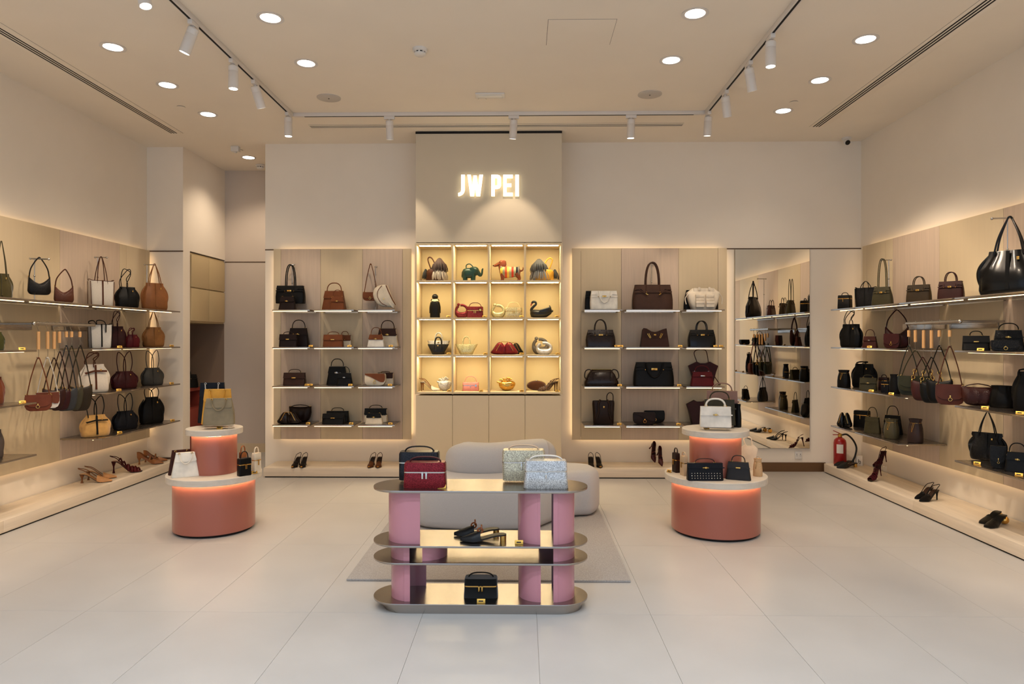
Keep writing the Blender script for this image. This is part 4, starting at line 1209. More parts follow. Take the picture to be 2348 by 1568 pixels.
put(slouch, 'rust brown bag cut by the left photo edge on the third row', -34, 12, 864, 850, R3, X=XLs, rz=A, c=(140, 72, 40), tex='suede', seed=12)
put(slouch, 'off white canvas slouchy bag with brown straps and belt, third row left wall', 178, 254, 835, 808, R3, X=XLs + .05, rz=A, c=(212, 202, 188), tex='canvas', trim=(112, 58, 34), belt=(112, 58, 34), seed=13, loops='cross')
put(slouch, 'burgundy slouchy bag with looped straps, third row left wall', 252, 319, 851, 806, R3, X=XLs + .02, rz=A, c=(84, 26, 28), seed=14, loops='split')
put(slouch, 'grey slouchy bag at the far end of the left third row', 321, 378, 843, 803, R3, X=XLs + .02, rz=A, c=GRY, seed=15, loops='split')
put(slouch, 'taupe bag cut by the left photo edge on the bottom row', -34, 10, 985, 970, R4, X=XLs, rz=A, c=(120, 104, 92), seed=16)
put(slouch, 'sand suede slouchy bag with black straps and belt, bottom row left wall', 181, 256, 951, 908, R4, X=XLs + .05, rz=A, c=SAND, tex='suede', trim=BLK, belt=BLK, seed=17, loops='split')
put(slouch, 'navy black slouchy bag in the middle of the left bottom row', 255, 319, 942, 902, R4, X=XLs + .02, rz=A, c=NAVY, seed=18, loops='split')
put(slouch, 'tall black slouchy bag at the far end of the left bottom row', 316, 379, 910, 889, R4, X=XLs + .02, rz=A, c=BLK, seed=19, loops='split', taper=.5)

# hanging rails with hangers
def rail(label, X, Xo, y0, y1, z, s):
    t = thing('hanging_rail', label, 'rail', (Xo, (y0 + y1) / 2, z))
    hw = (y1 - y0) / 2
    MB().tube([(0, -hw, 0), (0, hw, 0)], .013, 14).ball((0, -hw, 0), .017, 12).build('rail_tube', chrome, t)
    for y in (-hw + .05, hw - .05):
        MB().box(min(0, X - Xo), max(0, X - Xo), y - .009, y + .009, -.009, .009, .002).build('rail_arm', chrome, t)
    return t
def hanger_set(bags, Xo, zr, y_of):
    pass
ZL = zP(744, -3.86, 5.7)
rail('silver hanging rail with wooden hangers on the left wall', -4.18, -3.86, 5.32, 6.08, ZL, 1)
ZR = zP(740, 3.26, 5.6)
rail('silver hanging rail with wooden hangers on the right wall', 3.62, 3.26, 5.15, 5.86, ZR, -1)
def bar_(label, X0, X1, y0, y1, z0, z1):
    o = MB().box(min(X0, X1), max(X0, X1), y0, y1, z0, z1, .002).build('mounting_bar', steelY)
    tag(o, label, 'bar')
bar_('flat steel bar on the left wall behind the hanging rail', -4.18, -4.165, 5.98, 6.78, ZL - .045, ZL + .01)
bar_('flat steel bar on the left wall cut by the photo edge', -4.18, -4.165, 4.7, 5.72, ZL - .045, ZL + .01)
bar_('flat steel bar on the right wall behind the hanging rail', 3.605, 3.62, 5.9, 6.55, ZR - .045, ZR + .01)
bar_('flat steel bar on the right wall near the photo edge', 3.605, 3.62, 5.25, 5.84, ZR - .045, ZR + .01)
woodh = M('hanger_wood', (206, 158, 104), .5, kind='wood', var=.08)
def hanger(px, X, zr, ya, wood0, wood1, k, side):
    """wire hook over the rail, wooden grip, wire down to the strap apex at photo height ya"""
    Y = yX(px, X)
    t = thing('bag_hanger', f'wooden grip bag hanger, {ORDN[k]} from the near end of the {side} rail', 'hanger', (X, Y, zr), group=f'hangers on the {side} rail')
    zz = lambda py: zP(py, X, Y) - zr
    wire = MB().tube(cr([(0, .0, -.02), (0, .014, -.004), (0, .016, .012), (0, 0, .018), (0, -.016, .010), (0, -.016, -.02), (0, -.004, -.045), (0, 0, zz(wood0))], 4), .0022, 6)
    wire.tube(cr([(0, 0, zz(wood1)), (0, .004, zz(wood1) - .02), (0, .0, zz(ya) + .01), (0, -.012, zz(ya) - .004), (0, -.02, zz(ya) + .012)], 4), .0022, 6)
    wire.build('hook', chrome, t)
    MB().tube([(0, 0, zz(wood0)), (0, 0, zz(wood1))], .0125, 12).build('grip', woodh, t)
    return Y
ORDN = ['first', 'second', 'third', 'fourth', 'fifth', 'sixth', 'seventh']
HL = [(88, 822, 760, 801), (109, 821, 760, 800), (124, 822, 760, 800), (136, 808, 760, 786), (152, 794, 760, 773), (164, 795, 760, 773), (183, 794, 760, 773)]
for k, (px, ya, w0, w1) in enumerate(HL): hanger(px, -3.86, ZL, ya, w0, w1, k, 'left')
HR = [(2178, 796, 757, 772), (2154, 794, 757, 772), (2136, 818, 757, 798), (2118, 818, 757, 798), (2099, 804, 757, 784), (2084, 793, 757, 772)]
for k, (px, ya, w0, w1) in enumerate(HR): hanger(px, 3.26, ZR, ya, w0, w1, k, 'right')
def hang(fn, label, apx, ya, yt, yb, wpx, X, rz, dr=.3, off=0.0, **k):
    """bag hanging from a hanger: strap apex at (apx, ya), body from yt to yb"""
    Y = yX(apx, X)
    dp = dep(X, Y)
    a = radians(rz)
    t = X / Y
    w = wpx * dp / F / (abs(cos(a) - t * sin(a)) + dr * abs(sin(a) + t * cos(a)))
    z0, z1, za = zP(yb, X, Y), zP(yt, X, Y), zP(ya, X, Y)
    r = thing(NAMES.get(fn.__name__, 'bag'), label, 'bag', (X, Y, z0), a)
    fn(r, w, z1 - z0, w * dr, strap=za - z1, **k)
    if off:
        r.location.x += off
LA = 30
hang(flapbag, 'cognac baguette bag, nearest on the left hanging rail', 88, 822, 905, 942, 66, -3.86, LA, dr=.3, c=(128, 64, 38), ring=False)
hang(flapbag, 'white and cognac saddle bag, second on the left hanging rail', 109, 821, 899, 936, 58, -3.86, LA + 8, dr=.25, c=(214, 206, 196), c2=(126, 66, 42), ring=False, diag=True)
hang(saggy, 'dark brown shoulder bag, third on the left hanging rail', 124, 822, 889, 938, 56, -3.86, LA + 14, dr=.22, c=(66, 32, 28))
hang(saggy, 'maroon hobo, fourth on the left hanging rail', 137, 808, 893, 941, 54, -3.86, LA + 18, dr=.22, c=(70, 30, 32))
hang(saggy, 'slate grey hobo, fifth on the left hanging rail', 152, 794, 887, 942, 56, -3.86, LA + 20, dr=.2, c=(74, 76, 80))
hang(saggy, 'olive grey hobo, sixth on the left hanging rail', 164, 795, 885, 941, 58, -3.86, LA + 22, dr=.2, c=(82, 78, 62))
hang(saggy, 'dark khaki hobo, farthest on the left hanging rail', 184, 794, 882, 942, 60, -3.86, LA + 22, dr=.2, c=(62, 50, 38))
RA = -28
hang(flapbag, 'brown saddle bag with big gold ring, nearest on the right hanging rail', 2178, 796, 881, 928, 68, 3.26, RA, dr=.3, c=(112, 58, 42), strap_=None) if False else hang(flapbag, 'brown saddle bag with big gold ring, nearest on the right hanging rail', 2178, 796, 881, 928, 68, 3.26, RA, dr=.3, c=(112, 58, 42))
hang(saggy, 'black shoulder bag, second on the right hanging rail', 2154, 794, 868, 924, 62, 3.26, RA - 8, dr=.28, c=BLK)
hang(saggy, 'black chain shoulder bag, third on the right hanging rail', 2136, 820, 874, 924, 56, 3.26, RA - 12, dr=.25, c=(24, 24, 24), chain=True)
hang(saggy, 'burgundy chain shoulder bag, fourth on the right hanging rail', 2116, 820, 870, 919, 58, 3.26, RA - 14, dr=.28, c=(82, 40, 38), chain=True)
hang(flapbag, 'olive flap bag, fifth on the right hanging rail', 2099, 805, 862, 897, 78, 3.26, RA - 6, dr=.2, c=(66, 64, 40), ring=False)
hang(saggy, 'dark green soft bag, farthest on the right hanging rail', 2084, 794, 861, 906, 54, 3.26, RA - 10, dr=.3, c=(60, 68, 60))

# ---------------------------------------------------------------- right wall
put(boxy, 'small black box bag at the far end of the right top row', 1919, 1956, 677, 671, R1, X=XRs, rz=B_, c=BLK, tex='croc', dr=.7)
put(tote, 'black crocodile tote with short handles, top row right wall', 1958, 2012, 657, 645, R1, X=XRs, rz=B_, c=BLK, trim=BLK, tex='croc', dr=.4)
put(birkin, 'olive handbag hanging by long straps in front of the black tote, top row', 1996, 2051, 659, 593, R1, X=XRs - .08, rz=B_, c=OLV, hw=.2, bulge=.08, taper=.7)
put(birkin, 'olive brown double handle bag with gold charm, top row right wall', 2075, 2139, 654, 634, R1, X=XRs, rz=B_, c=(80, 62, 40), hw=.22)
put(birkin, 'burgundy double handle bag, top row right wall', 2147, 2214, 646, 624, R1, X=XRs, rz=B_, c=(72, 32, 28), hw=.22)
put(slouch, 'huge glossy black slouchy bag hung from a stand, top row right wall', 2239, 2392, 574, 497, R1, X=XRs - .02, rz=B_, c=BLK, tex='patent', seed=21, loops='tall', dr=.4)
put(slouch, 'black bucket bag with knotted straps at the far end of the right second row', 1923, 1980, 743, 712, R2, X=XRs, rz=B_, c=BLK, seed=22, loops='cross', taper=.72)
put(kelly, 'mini brown red top handle bag, second row right wall', 1975, 2015, 772, 757, R2, X=XRs - .08, rz=B_, c=(104, 50, 42), metal='silver')
put(hobo, 'dark burgundy hobo behind the small saddle bag, second row right wall', 2022, 2091, 748, 711, R2, X=XRs, rz=B_, dr=.35, c=(70, 28, 28), tex='leather', metal='silver')
put(flapbag, 'small burgundy saddle bag in front of the burgundy hobo', 2025, 2067, 765, None, R2, X=XRs - .13, rz=B_, c=(86, 36, 36), ring=False, dr=.4)
put(eastwest, 'black top handle bag with gold clasp on the near right second row shelf', 2205, 2271, 771, 761, R2, X=XRs - .06, rz=-30, c=BLK, logo='plate', hw=.22, taper=.94)
put(kelly, 'large black crocodile top handle bag, near right second row shelf', 2275, 2350, 758, 743, R2, X=XRs + .04, rz=-36, c=BLK, tex='croc', taper=.8)
put(flapbag, 'glossy black crocodile clutch with gold ends lying before the large black bag', 2268, 2338, 780, None, R2, X=XRs - .12, rz=-24, c=BLK, tex='croc', dr=.4)
put(bucket, 'small black bucket bag with gold cord, far end of right third row', 1916, 1954, 848, None, R3, X=XRs, rz=B_, c=BLK, dr=.8)
put(slouch, 'black backpack with gathered top, third row right wall', 1950, 2013, 834, 829, R3, X=XRs + .05, rz=B_, c=BLK, seed=24, loops='cross', taper=.7)
put(eastwest, 'small olive flap bag with gold pin, third row right wall', 1970, 2011, 867, 861, R3, X=XRs - .11, rz=-30, c=(82, 76, 44), tex='croc', dr=.5)
put(boxy, 'small burgundy box bag behind the navy one, third row right wall', 2013, 2041, 865, 859, R3, X=XRs + .04, rz=B_, c=(72, 30, 28), tex='croc', dr=.6)
put(boxy, 'mini navy box bag in front of the burgundy one, third row right wall', 2019, 2042, 874, 869, R3, X=XRs - .1, rz=B_, c=NAVY, dr=.6)
put(bucket, 'soft black drawstring bag beside the hanging dark green bag', 2036, 2067, 858, None, R3, X=XRs - .07, rz=B_, c=(24, 24, 26), dr=.8, cord=False)
put(saggy, 'burgundy slouchy wide bag on the near right third row shelf', 2204, 2282, 886, 880, R3, X=XRs - .06, rz=-34, c=(78, 34, 30), tex='croc', dr=.4, dip=.04)
put(bucket, 'black soft round bag beside the burgundy wide bag, near right third row', 2264, 2332, 884, None, R3, X=XRs + .02, rz=B_, c=BLK, dr=.7, cord=False)
put(slouch, 'tall black bag cut by the right photo edge, third row', 2320, 2396, 852, 846, R3, X=XRs - .02, rz=B_, c=BLK, seed=25)
put(clutch, 'black gathered clutch with gold bar at the far end of the right bottom row', 1916, 1957, 944, None, R4, X=XRs, rz=B_, c=BLK, dr=.5)
put(boxy, 'black boxy bag behind the olive crocodile bag, bottom row right wall', 1955, 1998, 941, None, R4, X=XRs + .07, rz=B_, c=BLK, dr=.6)
put(kelly, 'olive crocodile top handle bag with gold cross clasp, bottom row right wall', 1979, 2022, 957, 935, R4, X=XRs - .09, rz=B_, c=(84, 76, 44), tex='croc', taper=.82, flap=.25, strap=False)
put(kelly, 'black top handle bag behind the olive woven bucket bag', 2022, 2072, 953, 932, R4, X=XRs + .08, rz=B_, c=BLK)
put(bucket, 'olive woven bucket bag with gold cord, bottom row right wall', 2022, 2066, 960, None, R4, X=XRs - .10, rz=B_, c=(104, 92, 58), tex='weave', dr=.8, seed=1)
put(bucket, 'dark brown woven bucket bag with gold cord, bottom row right wall', 2077, 2121, 960, None, R4, X=XRs - .02, rz=B_, c=(66, 38, 32), tex='weave', dr=.8, seed=4)
put(slouch, 'large black crocodile tote with tall straps on the near right bottom row shelf', 2220, 2309, 992, 944, R4, X=XRs + .02, rz=B_, c=BLK, tex='croc', seed=27, loops='tall', taper=.8)
put(flapbag, 'small black crocodile pouch leaning on the large black tote', 2269, 2308, 1022, None, R4, X=XRs - .13, rz=-30, c=(20, 18, 18), tex='croc', ring=False, dr=.3)
put(kelly, 'black top handle bag cut by the right photo edge, bottom row', 2302, 2364, 1038, 1018, R4, X=XRs - .08, rz=-36, c=BLK)
# bag stands
def stand(label, px, yt, row, X=None, Y=None, ang=0.0, arm=.10):
    if Y is not None: X = xY(px, Y)
    else: Y = yX(px, X)
    z = ROWT[row]
    h = zP(yt, X, Y) - z
    t = thing('bag_stand', label, 'stand', (X, Y, z), radians(ang))
    MB().lathe([(.055, 0), (.055, .004), (.01, .007), (.005, .008)], 24).build('base', chrome, t)
    MB().tube([(0, 0, .006), (0, 0, h)], .004, 8).ball((0, 0, h * .6), .009, 10).build('post', chrome, t)
    MB().tube([(-arm * .3, 0, h), (arm, 0, h)], .006, 8).ball((arm, 0, h), .011, 10).ball((-arm * .3, 0, h), .009, 10).build('arm', chrome, t)
stand('steel bag stand holding the hanging black hobo', 79, 593, 0, X=-4.02, arm=.10, ang=20)
stand('steel bag stand behind the off white brown strapped tote', 224, 590, 0, X=-4.08, arm=.08, ang=10)
stand('steel bag stand behind the far tan slouchy bag, left top row', 337, 607, 0, X=-4.10, arm=.08, ang=5)
stand('steel bag stand holding the straps of the black boston bag', 670, 607, 0, Y=7.41, arm=.02)
stand('steel bag stand between the brown flap bag and the cream half moon bag', 861, 612, 0, Y=7.38, arm=.01)
stand('steel bag stand behind the large chocolate weekend bag', 1494, 603, 0, Y=7.42, arm=.02)
stand('steel bag stand holding the long straps of the olive handbag', 2038, 596, 0, X=3.55, arm=-.07, ang=-10)
stand('steel bag stand holding the huge glossy black bag', 2310, 500, 0, X=3.50, arm=-.10, ang=-10)
# ------------------------------------------------------------------ cubby contents
CZ = [zs[k] + .0105 for k in (3, 2, 1, 0)]
YC = 7.27
def cput(fn, label, x0, x1, yt, yh, row, Y=YC, cat='bag', **k):
    return put(fn, label, x0, x1, yt, yh, CZ[row], Y=Y, **k)
def limb(m, P, R, n=10, k=4):
    Q = cr(P, k)
    RR = []
    for i in range(len(Q)):
        t = i / k
        a = min(int(t), len(R) - 2)
        RR.append(lerp(R[a], R[a + 1], t - a))
    return m.tube(Q, RR, n)
def fringe(m, cen, r0, zt, zb, n, seed, spread=1.0, yk=1.0, a0=0, a1=6.2832):
    rnd = random.Random(seed)
    for i in range(n):
        a = rnd.uniform(a0, a1)
        q = sqrt(rnd.random())
        x, y = cos(a) * r0 * q, sin(a) * r0 * q * yk
        top = zt - (q ** 2) * (zt - zb) * .25
        P = [(cen[0] + x * .5, cen[1] + y * .5, top), (cen[0] + x * .95, cen[1] + y, top - (zt - zb) * .2), (cen[0] + x * 1.12 * spread, cen[1] + y * 1.12, lerp(top, zb, .6)), (cen[0] + x * 1.15 * spread + rnd.uniform(-.004, .004), cen[1] + y * 1.15, zb + rnd.uniform(0, .02))]
        m.tube(P, [.0035, .004, .0035, .0012], 4)
def fringedog(r, w, h, d, hh=0, side=1, body=(96, 50, 28), hair1=(72, 36, 24), hair2=(196, 184, 168), strap=(96, 50, 28), tail=BLK):
    """pony or long haired dog shaped bag: fringe coat, fringe head, tail, four feet and a strap"""
    m1 = L(body)
    MB().loft([(h * .05, .30 * w, .36 * d, 0, 0), (h * .15, .36 * w, .42 * d, 0, 0), (h * .42, .36 * w, .38 * d, 0, 0), (h * .52, .28 * w, .28 * d, 0, 0)], 24, 3).build('body', m1, r)
    for s in (-1, 1):
        for q in (-1, 1):
            MB().lathe([(.022, 0), (.026, .006), (.024, h * .12), (.02, h * .2)], 14, Matrix.Translation((s * .26 * w, q * .22 * d, 0))).build('foot', m1, r)
    hx = side * .20 * w
    MB().ball((hx, -.1 * d, h * .72), .19 * w, 14, sq=(1, .9, 1.1)).build('head', m1, r)
    m = MB(); fringe(m, (hx, -.12 * d), .30 * w, h * 1.0, h * .34, 190, 3, 1.05, .9)
    m.build('head_fringe', L(hair1, 'fur'), r, kind='stuff')
    m = MB(); fringe(m, (hx - side * .04 * w, -.12 * d), .36 * w, h * .62, h * .03, 190, 4, 1.0, .85)
    m.build('coat_fringe', L(hair2, 'fur'), r, kind='stuff')
    m = MB(); fringe(m, (-side * .40 * w, 0), .12 * w, h * .55, h * .08, 50, 5, 1.1, .8)
    m.build('tail_fringe', L(tail, 'fur'), r, kind='stuff')
    MB().tube(cr([(-side * .18 * w, 0, h * .55), (-side * .30 * w, 0, h * .92), (-side * .24 * w, 0, h * 1.04), (-side * .12 * w, 0, h * .98), (side * .02 * w, 0, h * .72)], 5), .007, 8, flat=1.8).build('strap', L(strap), r)
cput(fringedog, 'brown and white fringed animal bag in the top left cubby', 968, 1027, 592, None, 0, dr=.7, name='fringed_animal_bag', side=1)
cput(fringedog, 'yellow animal bag with grey fringe and tall strap in the top right cubby', 1217, 1279, 594, None, 0, dr=.7, name='fringed_animal_bag', side=-1, body=(214, 162, 60), hair1=(92, 92, 94), hair2=(150, 150, 150), strap=(214, 162, 60), tail=(74, 74, 76))
def elephant(r, w, h, d, hh=0):
    m1 = M('green_leather', (18, 52, 42), .35, kind='leather')
    m = MB().loft([(h * .22, .30 * w, .40 * d, -.17 * w, 0), (h * .3, .34 * w, .48 * d, -.16 * w, 0), (h * .55, .34 * w, .5 * d, -.14 * w, 0), (h * .72, .27 * w, .38 * d, -.13 * w, 0), (h * .78, .14 * w, .18 * d, -.12 * w, 0)], 28, 2.6)
    m.ball((.14 * w, 0, h * .60), .21 * w, 18, sq=(1, .9, 1.05))
    limb(m, [(.26 * w, -.02 * d, h * .55), (.35 * w, -.02 * d, h * .42), (.42 * w, -.02 * d, h * .36), (.48 * w, -.02 * d, h * .48), (.5 * w, -.02 * d, h * .68), (.53 * w, -.02 * d, h * .76)], [.12 * w, .09 * w, .065 * w, .05 * w, .042 * w, .03 * w])
    for s in (-1, 1):
        for x in (-.32, .06): m.loft([(0, .105 * w, .12 * w, x * w, s * .28 * d), (h * .1, .1 * w, .115 * w, x * w, s * .28 * d), (h * .4, .12 * w, .12 * w, x * w, s * .24 * d)], 14, 2)
    m.build('body', m1, r, smooth=60)
    for s in (-1, 1):
        e = [(.02, .82), (-.1, .78), (-.14, .6), (-.06, .42), (.06, .38), (.13, .5), (.12, .72)]
        MB().puff([(x * w + .03 * w, z * h) for x, z in e[::-1]], .022, .5, rings=4, mat=Matrix.Translation((0, s * .36 * d, 0))).build('ear', m1, r)
        MB().ball((.24 * w, s * .30 * d, h * .66), .014 * w + .002, 8).build('eye', M('black_bead', (8, 8, 8), .15), r)
    MB().tube(cr([(-.27 * w, 0, h * .72), (-.26 * w, 0, h * .95), (-.1 * w, 0, h * 1.02), (.05 * w, 0, h * .86), (.1 * w, 0, h * .74)], 5), .006, 8, flat=1.8).build('strap', m1, r)
cput(elephant, 'dark green elephant shaped bag in the top row of cubbies', 1057, 1107, 606, None, 0, dr=.55, name='elephant_bag')
def dachshund(r, w, h, d, hh=0):
    br = M('dog_brown', (122, 58, 28), .4, kind='leather')
    m = MB()
    # trunk of the dog, chest deeper than belly
    R = []
    for x, z, a, b_ in ((-.30, .50, .03, .03), (-.27, .48, .15, .17), (-.18, .45, .19, .22), (0, .44, .18, .2), (.2, .45, .16, .18), (.32, .45, .17, .18), (.38, .46, .10, .11), (.40, .47, .02, .02)):
        R.append([(x * w, a * w * cos(t), z * h + b_ * h * 1.25 * sin(t)) for t in [2 * pi * j / 18 for j in range(18)]])
    m.rings(R)
    for s in (-1, 1):
        limb(m, [(-.19 * w, s * .10 * w, h * .36), (-.20 * w, s * .11 * w, h * .18), (-.205 * w, s * .11 * w, h * .05), (-.26 * w, s * .11 * w, h * .028)], [.085 * w, .055 * w, .04 * w, .032 * w])
        limb(m, [(.28 * w, s * .10 * w, h * .38), (.33 * w, s * .11 * w, h * .24), (.36 * w, s * .11 * w, h * .13), (.325 * w, s * .11 * w, h * .04), (.28 * w, s * .11 * w, h * .028)], [.1 * w, .07 * w, .04 * w, .036 * w, .03 * w])
    limb(m, [(-.21 * w, 0, h * .55), (-.25 * w, 0, h * .72), (-.22 * w, 0, h * .85)], [.10 * w, .08 * w, .075 * w])
    m.ball((-.22 * w, 0, h * .88), .10 * w, 16, sq=(1.05, .85, .95))
    limb(m, [(-.26 * w, 0, h * .87), (-.36 * w, 0, h * .80), (-.44 * w, 0, h * .755), (-.485 * w, 0, h * .74)], [.075 * w, .055 * w, .042 * w, .028 * w])
    limb(m, [(.38 * w, 0, h * .50), (.45 * w, 0, h * .52), (.48 * w, 0, h * .6), (.475 * w, 0, h * .68)], [.035 * w, .026 * w, .018 * w, .008 * w])
    m.build('body', br, r, smooth=60)
    R = []
    for x, z, a, b_ in ((-.275, .48, .165, .185), (-.18, .45, .205, .235), (0, .44, .195, .215), (.2, .45, .175, .195), (.33, .45, .18, .195)):
        R.append([(x * w, a * w * cos(t), z * h + b_ * h * 1.25 * sin(t)) for t in [2 * pi * j / 20 for j in range(20)]])
    MB().rings(R, False, False).build('striped_sweater', M('knit_stripes', (220, 180, 70), .9, kind='stripe'), r, smooth=60)
    gk = L((150, 146, 140), 'canvas')
    MB().tube([(-.245 * w + .02 * w * sin(a), .12 * w * cos(a), h * .62 + .10 * h * sin(a)) for a in [2 * pi * i / 18 for i in range(18)]], .011, 8, closed=True).build('collar_rib', gk, r)
    MB().tube([(.34 * w, .185 * w * cos(a), h * .45 + .25 * h * sin(a)) for a in [2 * pi * i / 18 for i in range(18)]], .008, 8, closed=True).build('hem_rib', gk, r)
    for s in (-1, 1):
        e = [(-.02, 1.0), (-.08, .98), (-.13, .86), (-.12, .70), (-.06, .62), (.02, .66), (.05, .82), (.04, .95)]
        MB().puff([(-.12 * w + x * w, z * h) for x, z in e], .02, .5, rings=4, mat=Matrix.Translation((0, s * .095 * w, 0))).build('ear', br, r)
        MB().ball((-.285 * w, s * .07 * w, h * .91), .012 * w + .001, 8).build('eye', M('black_bead', (8, 8, 8), .15), r)
    MB().ball((-.50 * w, 0, h * .755), .024 * w, 10).build('nose', M('black_bead', (8, 8, 8), .15), r)
cput(dachshund, 'brown dachshund shaped bag in a striped sweater, top row of cubbies', 1131, 1201, 597, None, 0, dr=.4, name='dachshund_bag')
def pengbag(r, w, h, d, hh=0):
    m1 = L(BLK)
    MB().loft([(0, .44 * w, .44 * d), (.005, .46 * w, .46 * d), (h * .4, .45 * w, .45 * d), (h * .62, .40 * w, .4 * d), (h * .70, .30 * w, .3 * d)], 26, 3).build('body', m1, r, smooth=60)
    MB().loft([(h * .64, .30 * w, .30 * d), (h * .72, .33 * w, .33 * d), (h * .78, .24 * w, .26 * d)], 22, 2.2).build('collar', L((222, 200, 150)), r, smooth=60)
    MB().ball((0, 0, h * .88), .29 * w, 18, sq=(1, .9, .95 * .118 / .118)).build('head', m1, r, smooth=60)
    for s in (-1, 1):
        m = MB(); limb(m, [(s * .34 * w, 0, h * .66), (s * .45 * w, 0, h * .45), (s * .5 * w, 0, h * .2)], [.08 * w, .07 * w, .03 * w])
        m.build('wing', m1, r, smooth=60)
        MB().tube(cr([(s * .26 * w, 0, h * .8), (s * .36 * w, 0, h * .74), (s * .3 * w, 0, h * .66)], 4), .004, 6).build('strap_end', m1, r)
cput(pengbag, 'tall black bag with round head and pale collar, second row of cubbies', 984, 1011, 674, None, 1, dr=.75, name='figure_bag')
def bunhobo(r, w, h, d, hh=0, c=WINE, tex='glitter', knot=True):
    """small crescent bag whose handle is one piece with the body"""
    m1 = L(c, tex)
    P, R = [], []
    for i in range(41):
        a = radians(125 + 340 * i / 40)
        P.append((.36 * w * cos(a) * 1.02, 0, h * .5 + .34 * h * sin(a)))
        q = max(0, -sin(a))
        R.append(.055 * w + .14 * h * q ** 1.2 + .03 * w)
    MB().tube(P, R, 14, flat=max(.6, d / (h * .45))).build('body', m1, r, smooth=60)
    if knot: MB().ball((-.22 * w, 0, h * .88), .10 * w, 12, sq=(1, .8, 1)).build('knot', m1, r)
cput(bunhobo, 'burgundy glitter crescent bag beside a glitter box bag, second row of cubbies', 1041, 1077, 694, None, 1, dr=.4, name='crescent_bag', Y=7.24)
cput(vanity, 'burgundy glitter vanity bag with arched handle, second row of cubbies', 1070, 1109, 703, 694, 1, c=WINE, tex='glitter', Y=7.26, tag_=True, metal='gold', dr=.55)
cput(bunhobo, 'champagne glitter crescent bag, second row of cubbies', 1124, 1160, 695, None, 1, dr=.4, c=(214, 188, 138), name='crescent_bag', Y=7.24)
cput(vanity, 'champagne glitter vanity bag with hanging tag, second row of cubbies', 1158, 1197, 705, 693, 1, c=(206, 182, 140), tex='glitter', hc=(226, 200, 150), Y=7.26, tag_=True, metal='gold', dr=.55)
def swan(r, w, h, d, hh=0):
    m1 = M('swan_black', (15, 14, 14), .4, kind='leather')
    m = MB()
    R = []
    for x, z, a, b_ in ((-.48, .30, .02, .04), (-.44, .28, .24, .22), (-.3, .26, .38, .25), (-.05, .25, .42, .24), (.2, .26, .36, .22), (.38, .34, .2, .12), (.48, .46, .03, .02)):
        R.append([(x * w, a * d * cos(t), max(.0, z * h + b_ * h * sin(t))) for t in [2 * pi * j / 20 for j in range(20)]])
    m.rings(R)
    limb(m, [(-.36 * w, 0, h * .3), (-.42 * w, 0, h * .5), (-.34 * w, 0, h * .68), (-.24 * w, 0, h * .82), (-.26 * w, 0, h * .96), (-.36 * w, 0, h * .97), (-.41 * w, 0, h * .88)], [.09 * w, .065 * w, .052 * w, .045 * w, .045 * w, .05 * w, .04 * w])
    m.build('body', m1, r, smooth=60)
    m = MB(); limb(m, [(-.41 * w, 0, h * .88), (-.44 * w, 0, h * .78), (-.445 * w, 0, h * .70)], [.032 * w, .02 * w, .006 * w])
    m.build('beak', M('red_beak', (150, 30, 26), .4), r)
    for s in (-1, 1):
        for k in range(7):
            t = k / 6
            P = [(-.12 * w + .05 * w * t, s * .34 * d, h * (.34 + .08 * t)), (.12 * w + .06 * w * t, s * .36 * d, h * (.36 + .16 * t)), (.3 * w + .05 * w * sin(2 * t), s * .30 * d, h * (.36 + .26 * t)), (.48 * w - .16 * w * t, s * .24 * d, h * (.38 + .38 * t))]
            m = MB(); limb(m, P, [.05 * w, .05 * w, .04 * w, .008 * w], 8, 3)
            m.build('feather', m1, r, smooth=60)
cput(swan, 'black swan shaped bag with red beak, second row of cubbies', 1214, 1270, 691, None, 1, dr=.5, name='swan_bag')
def basket(r, w, h, d, hh=.06, c=BLK, tex='glitter', lock=True):
    m1 = L(c, tex)
    MB().loft([(0, .30 * w, .4 * d), (.005, .33 * w, .45 * d), (h * .3, .38 * w, .5 * d), (h * .75, .48 * w, .42 * d), (h, .52 * w, .28 * d), (h * .97, .48 * w, .22 * d), (h * .6, .42 * w, .3 * d)], 30, 3.2, lambda t, z: 1 + (.10 * max(0, z - .7) * cos(2 * t))).build('body', m1, r, smooth=60)
    for y in (-.36, .3):
        MB().tube(cr([(-.16 * w, y * d * 1.3, h * .45), (-.18 * w, y * d * 1.1, h * .9)], 4) + arch(-.18 * w, h, hh, y=y * d * .6, fat=.8) + [(.18 * w, y * d * 1.1, h * .9), (.16 * w, y * d * 1.3, h * .45)], w * .028, 8).build('handle', m1, r)
    if lock: MB().box(-.04 * w, .04 * w, -.40 * d, -.33 * d, h * .80, h * .92, .002).build('lock', GOLD(), r)
cput(basket, 'silver glitter basket bag behind the black one, third row of cubbies', 982, 1030, 781, 763, 2, Y=7.36, c=(190, 188, 184), dr=.4, name='basket_bag')
cput(basket, 'black glitter basket bag with two handles, third row of cubbies', 982, 1028, 789, 773, 2, Y=7.22, dr=.5, name='basket_bag')
cput(basket, 'champagne glitter basket bag, third row of cubbies', 1046, 1093, 789, 772, 2, Y=7.24, c=(216, 190, 144), dr=.5, name='basket_bag', lock=False)
cput(clutch, 'black glitter butterfly clutch behind the red one', 1150, 1200, 785, None, 2, Y=7.36, c=BLK, tex='glitter', dr=.4)
cput(clutch, 'red glitter butterfly clutch with metal frame, third row of cubbies', 1125, 1189, 783, None, 2, Y=7.22, c=(120, 12, 26), tex='glitter', dr=.4)
cput(bunhobo, 'grey striped crescent bag behind the silver glitter one', 1218, 1260, 771, None, 2, Y=7.36, c=(120, 112, 104), tex='weave', dr=.4, name='crescent_bag')
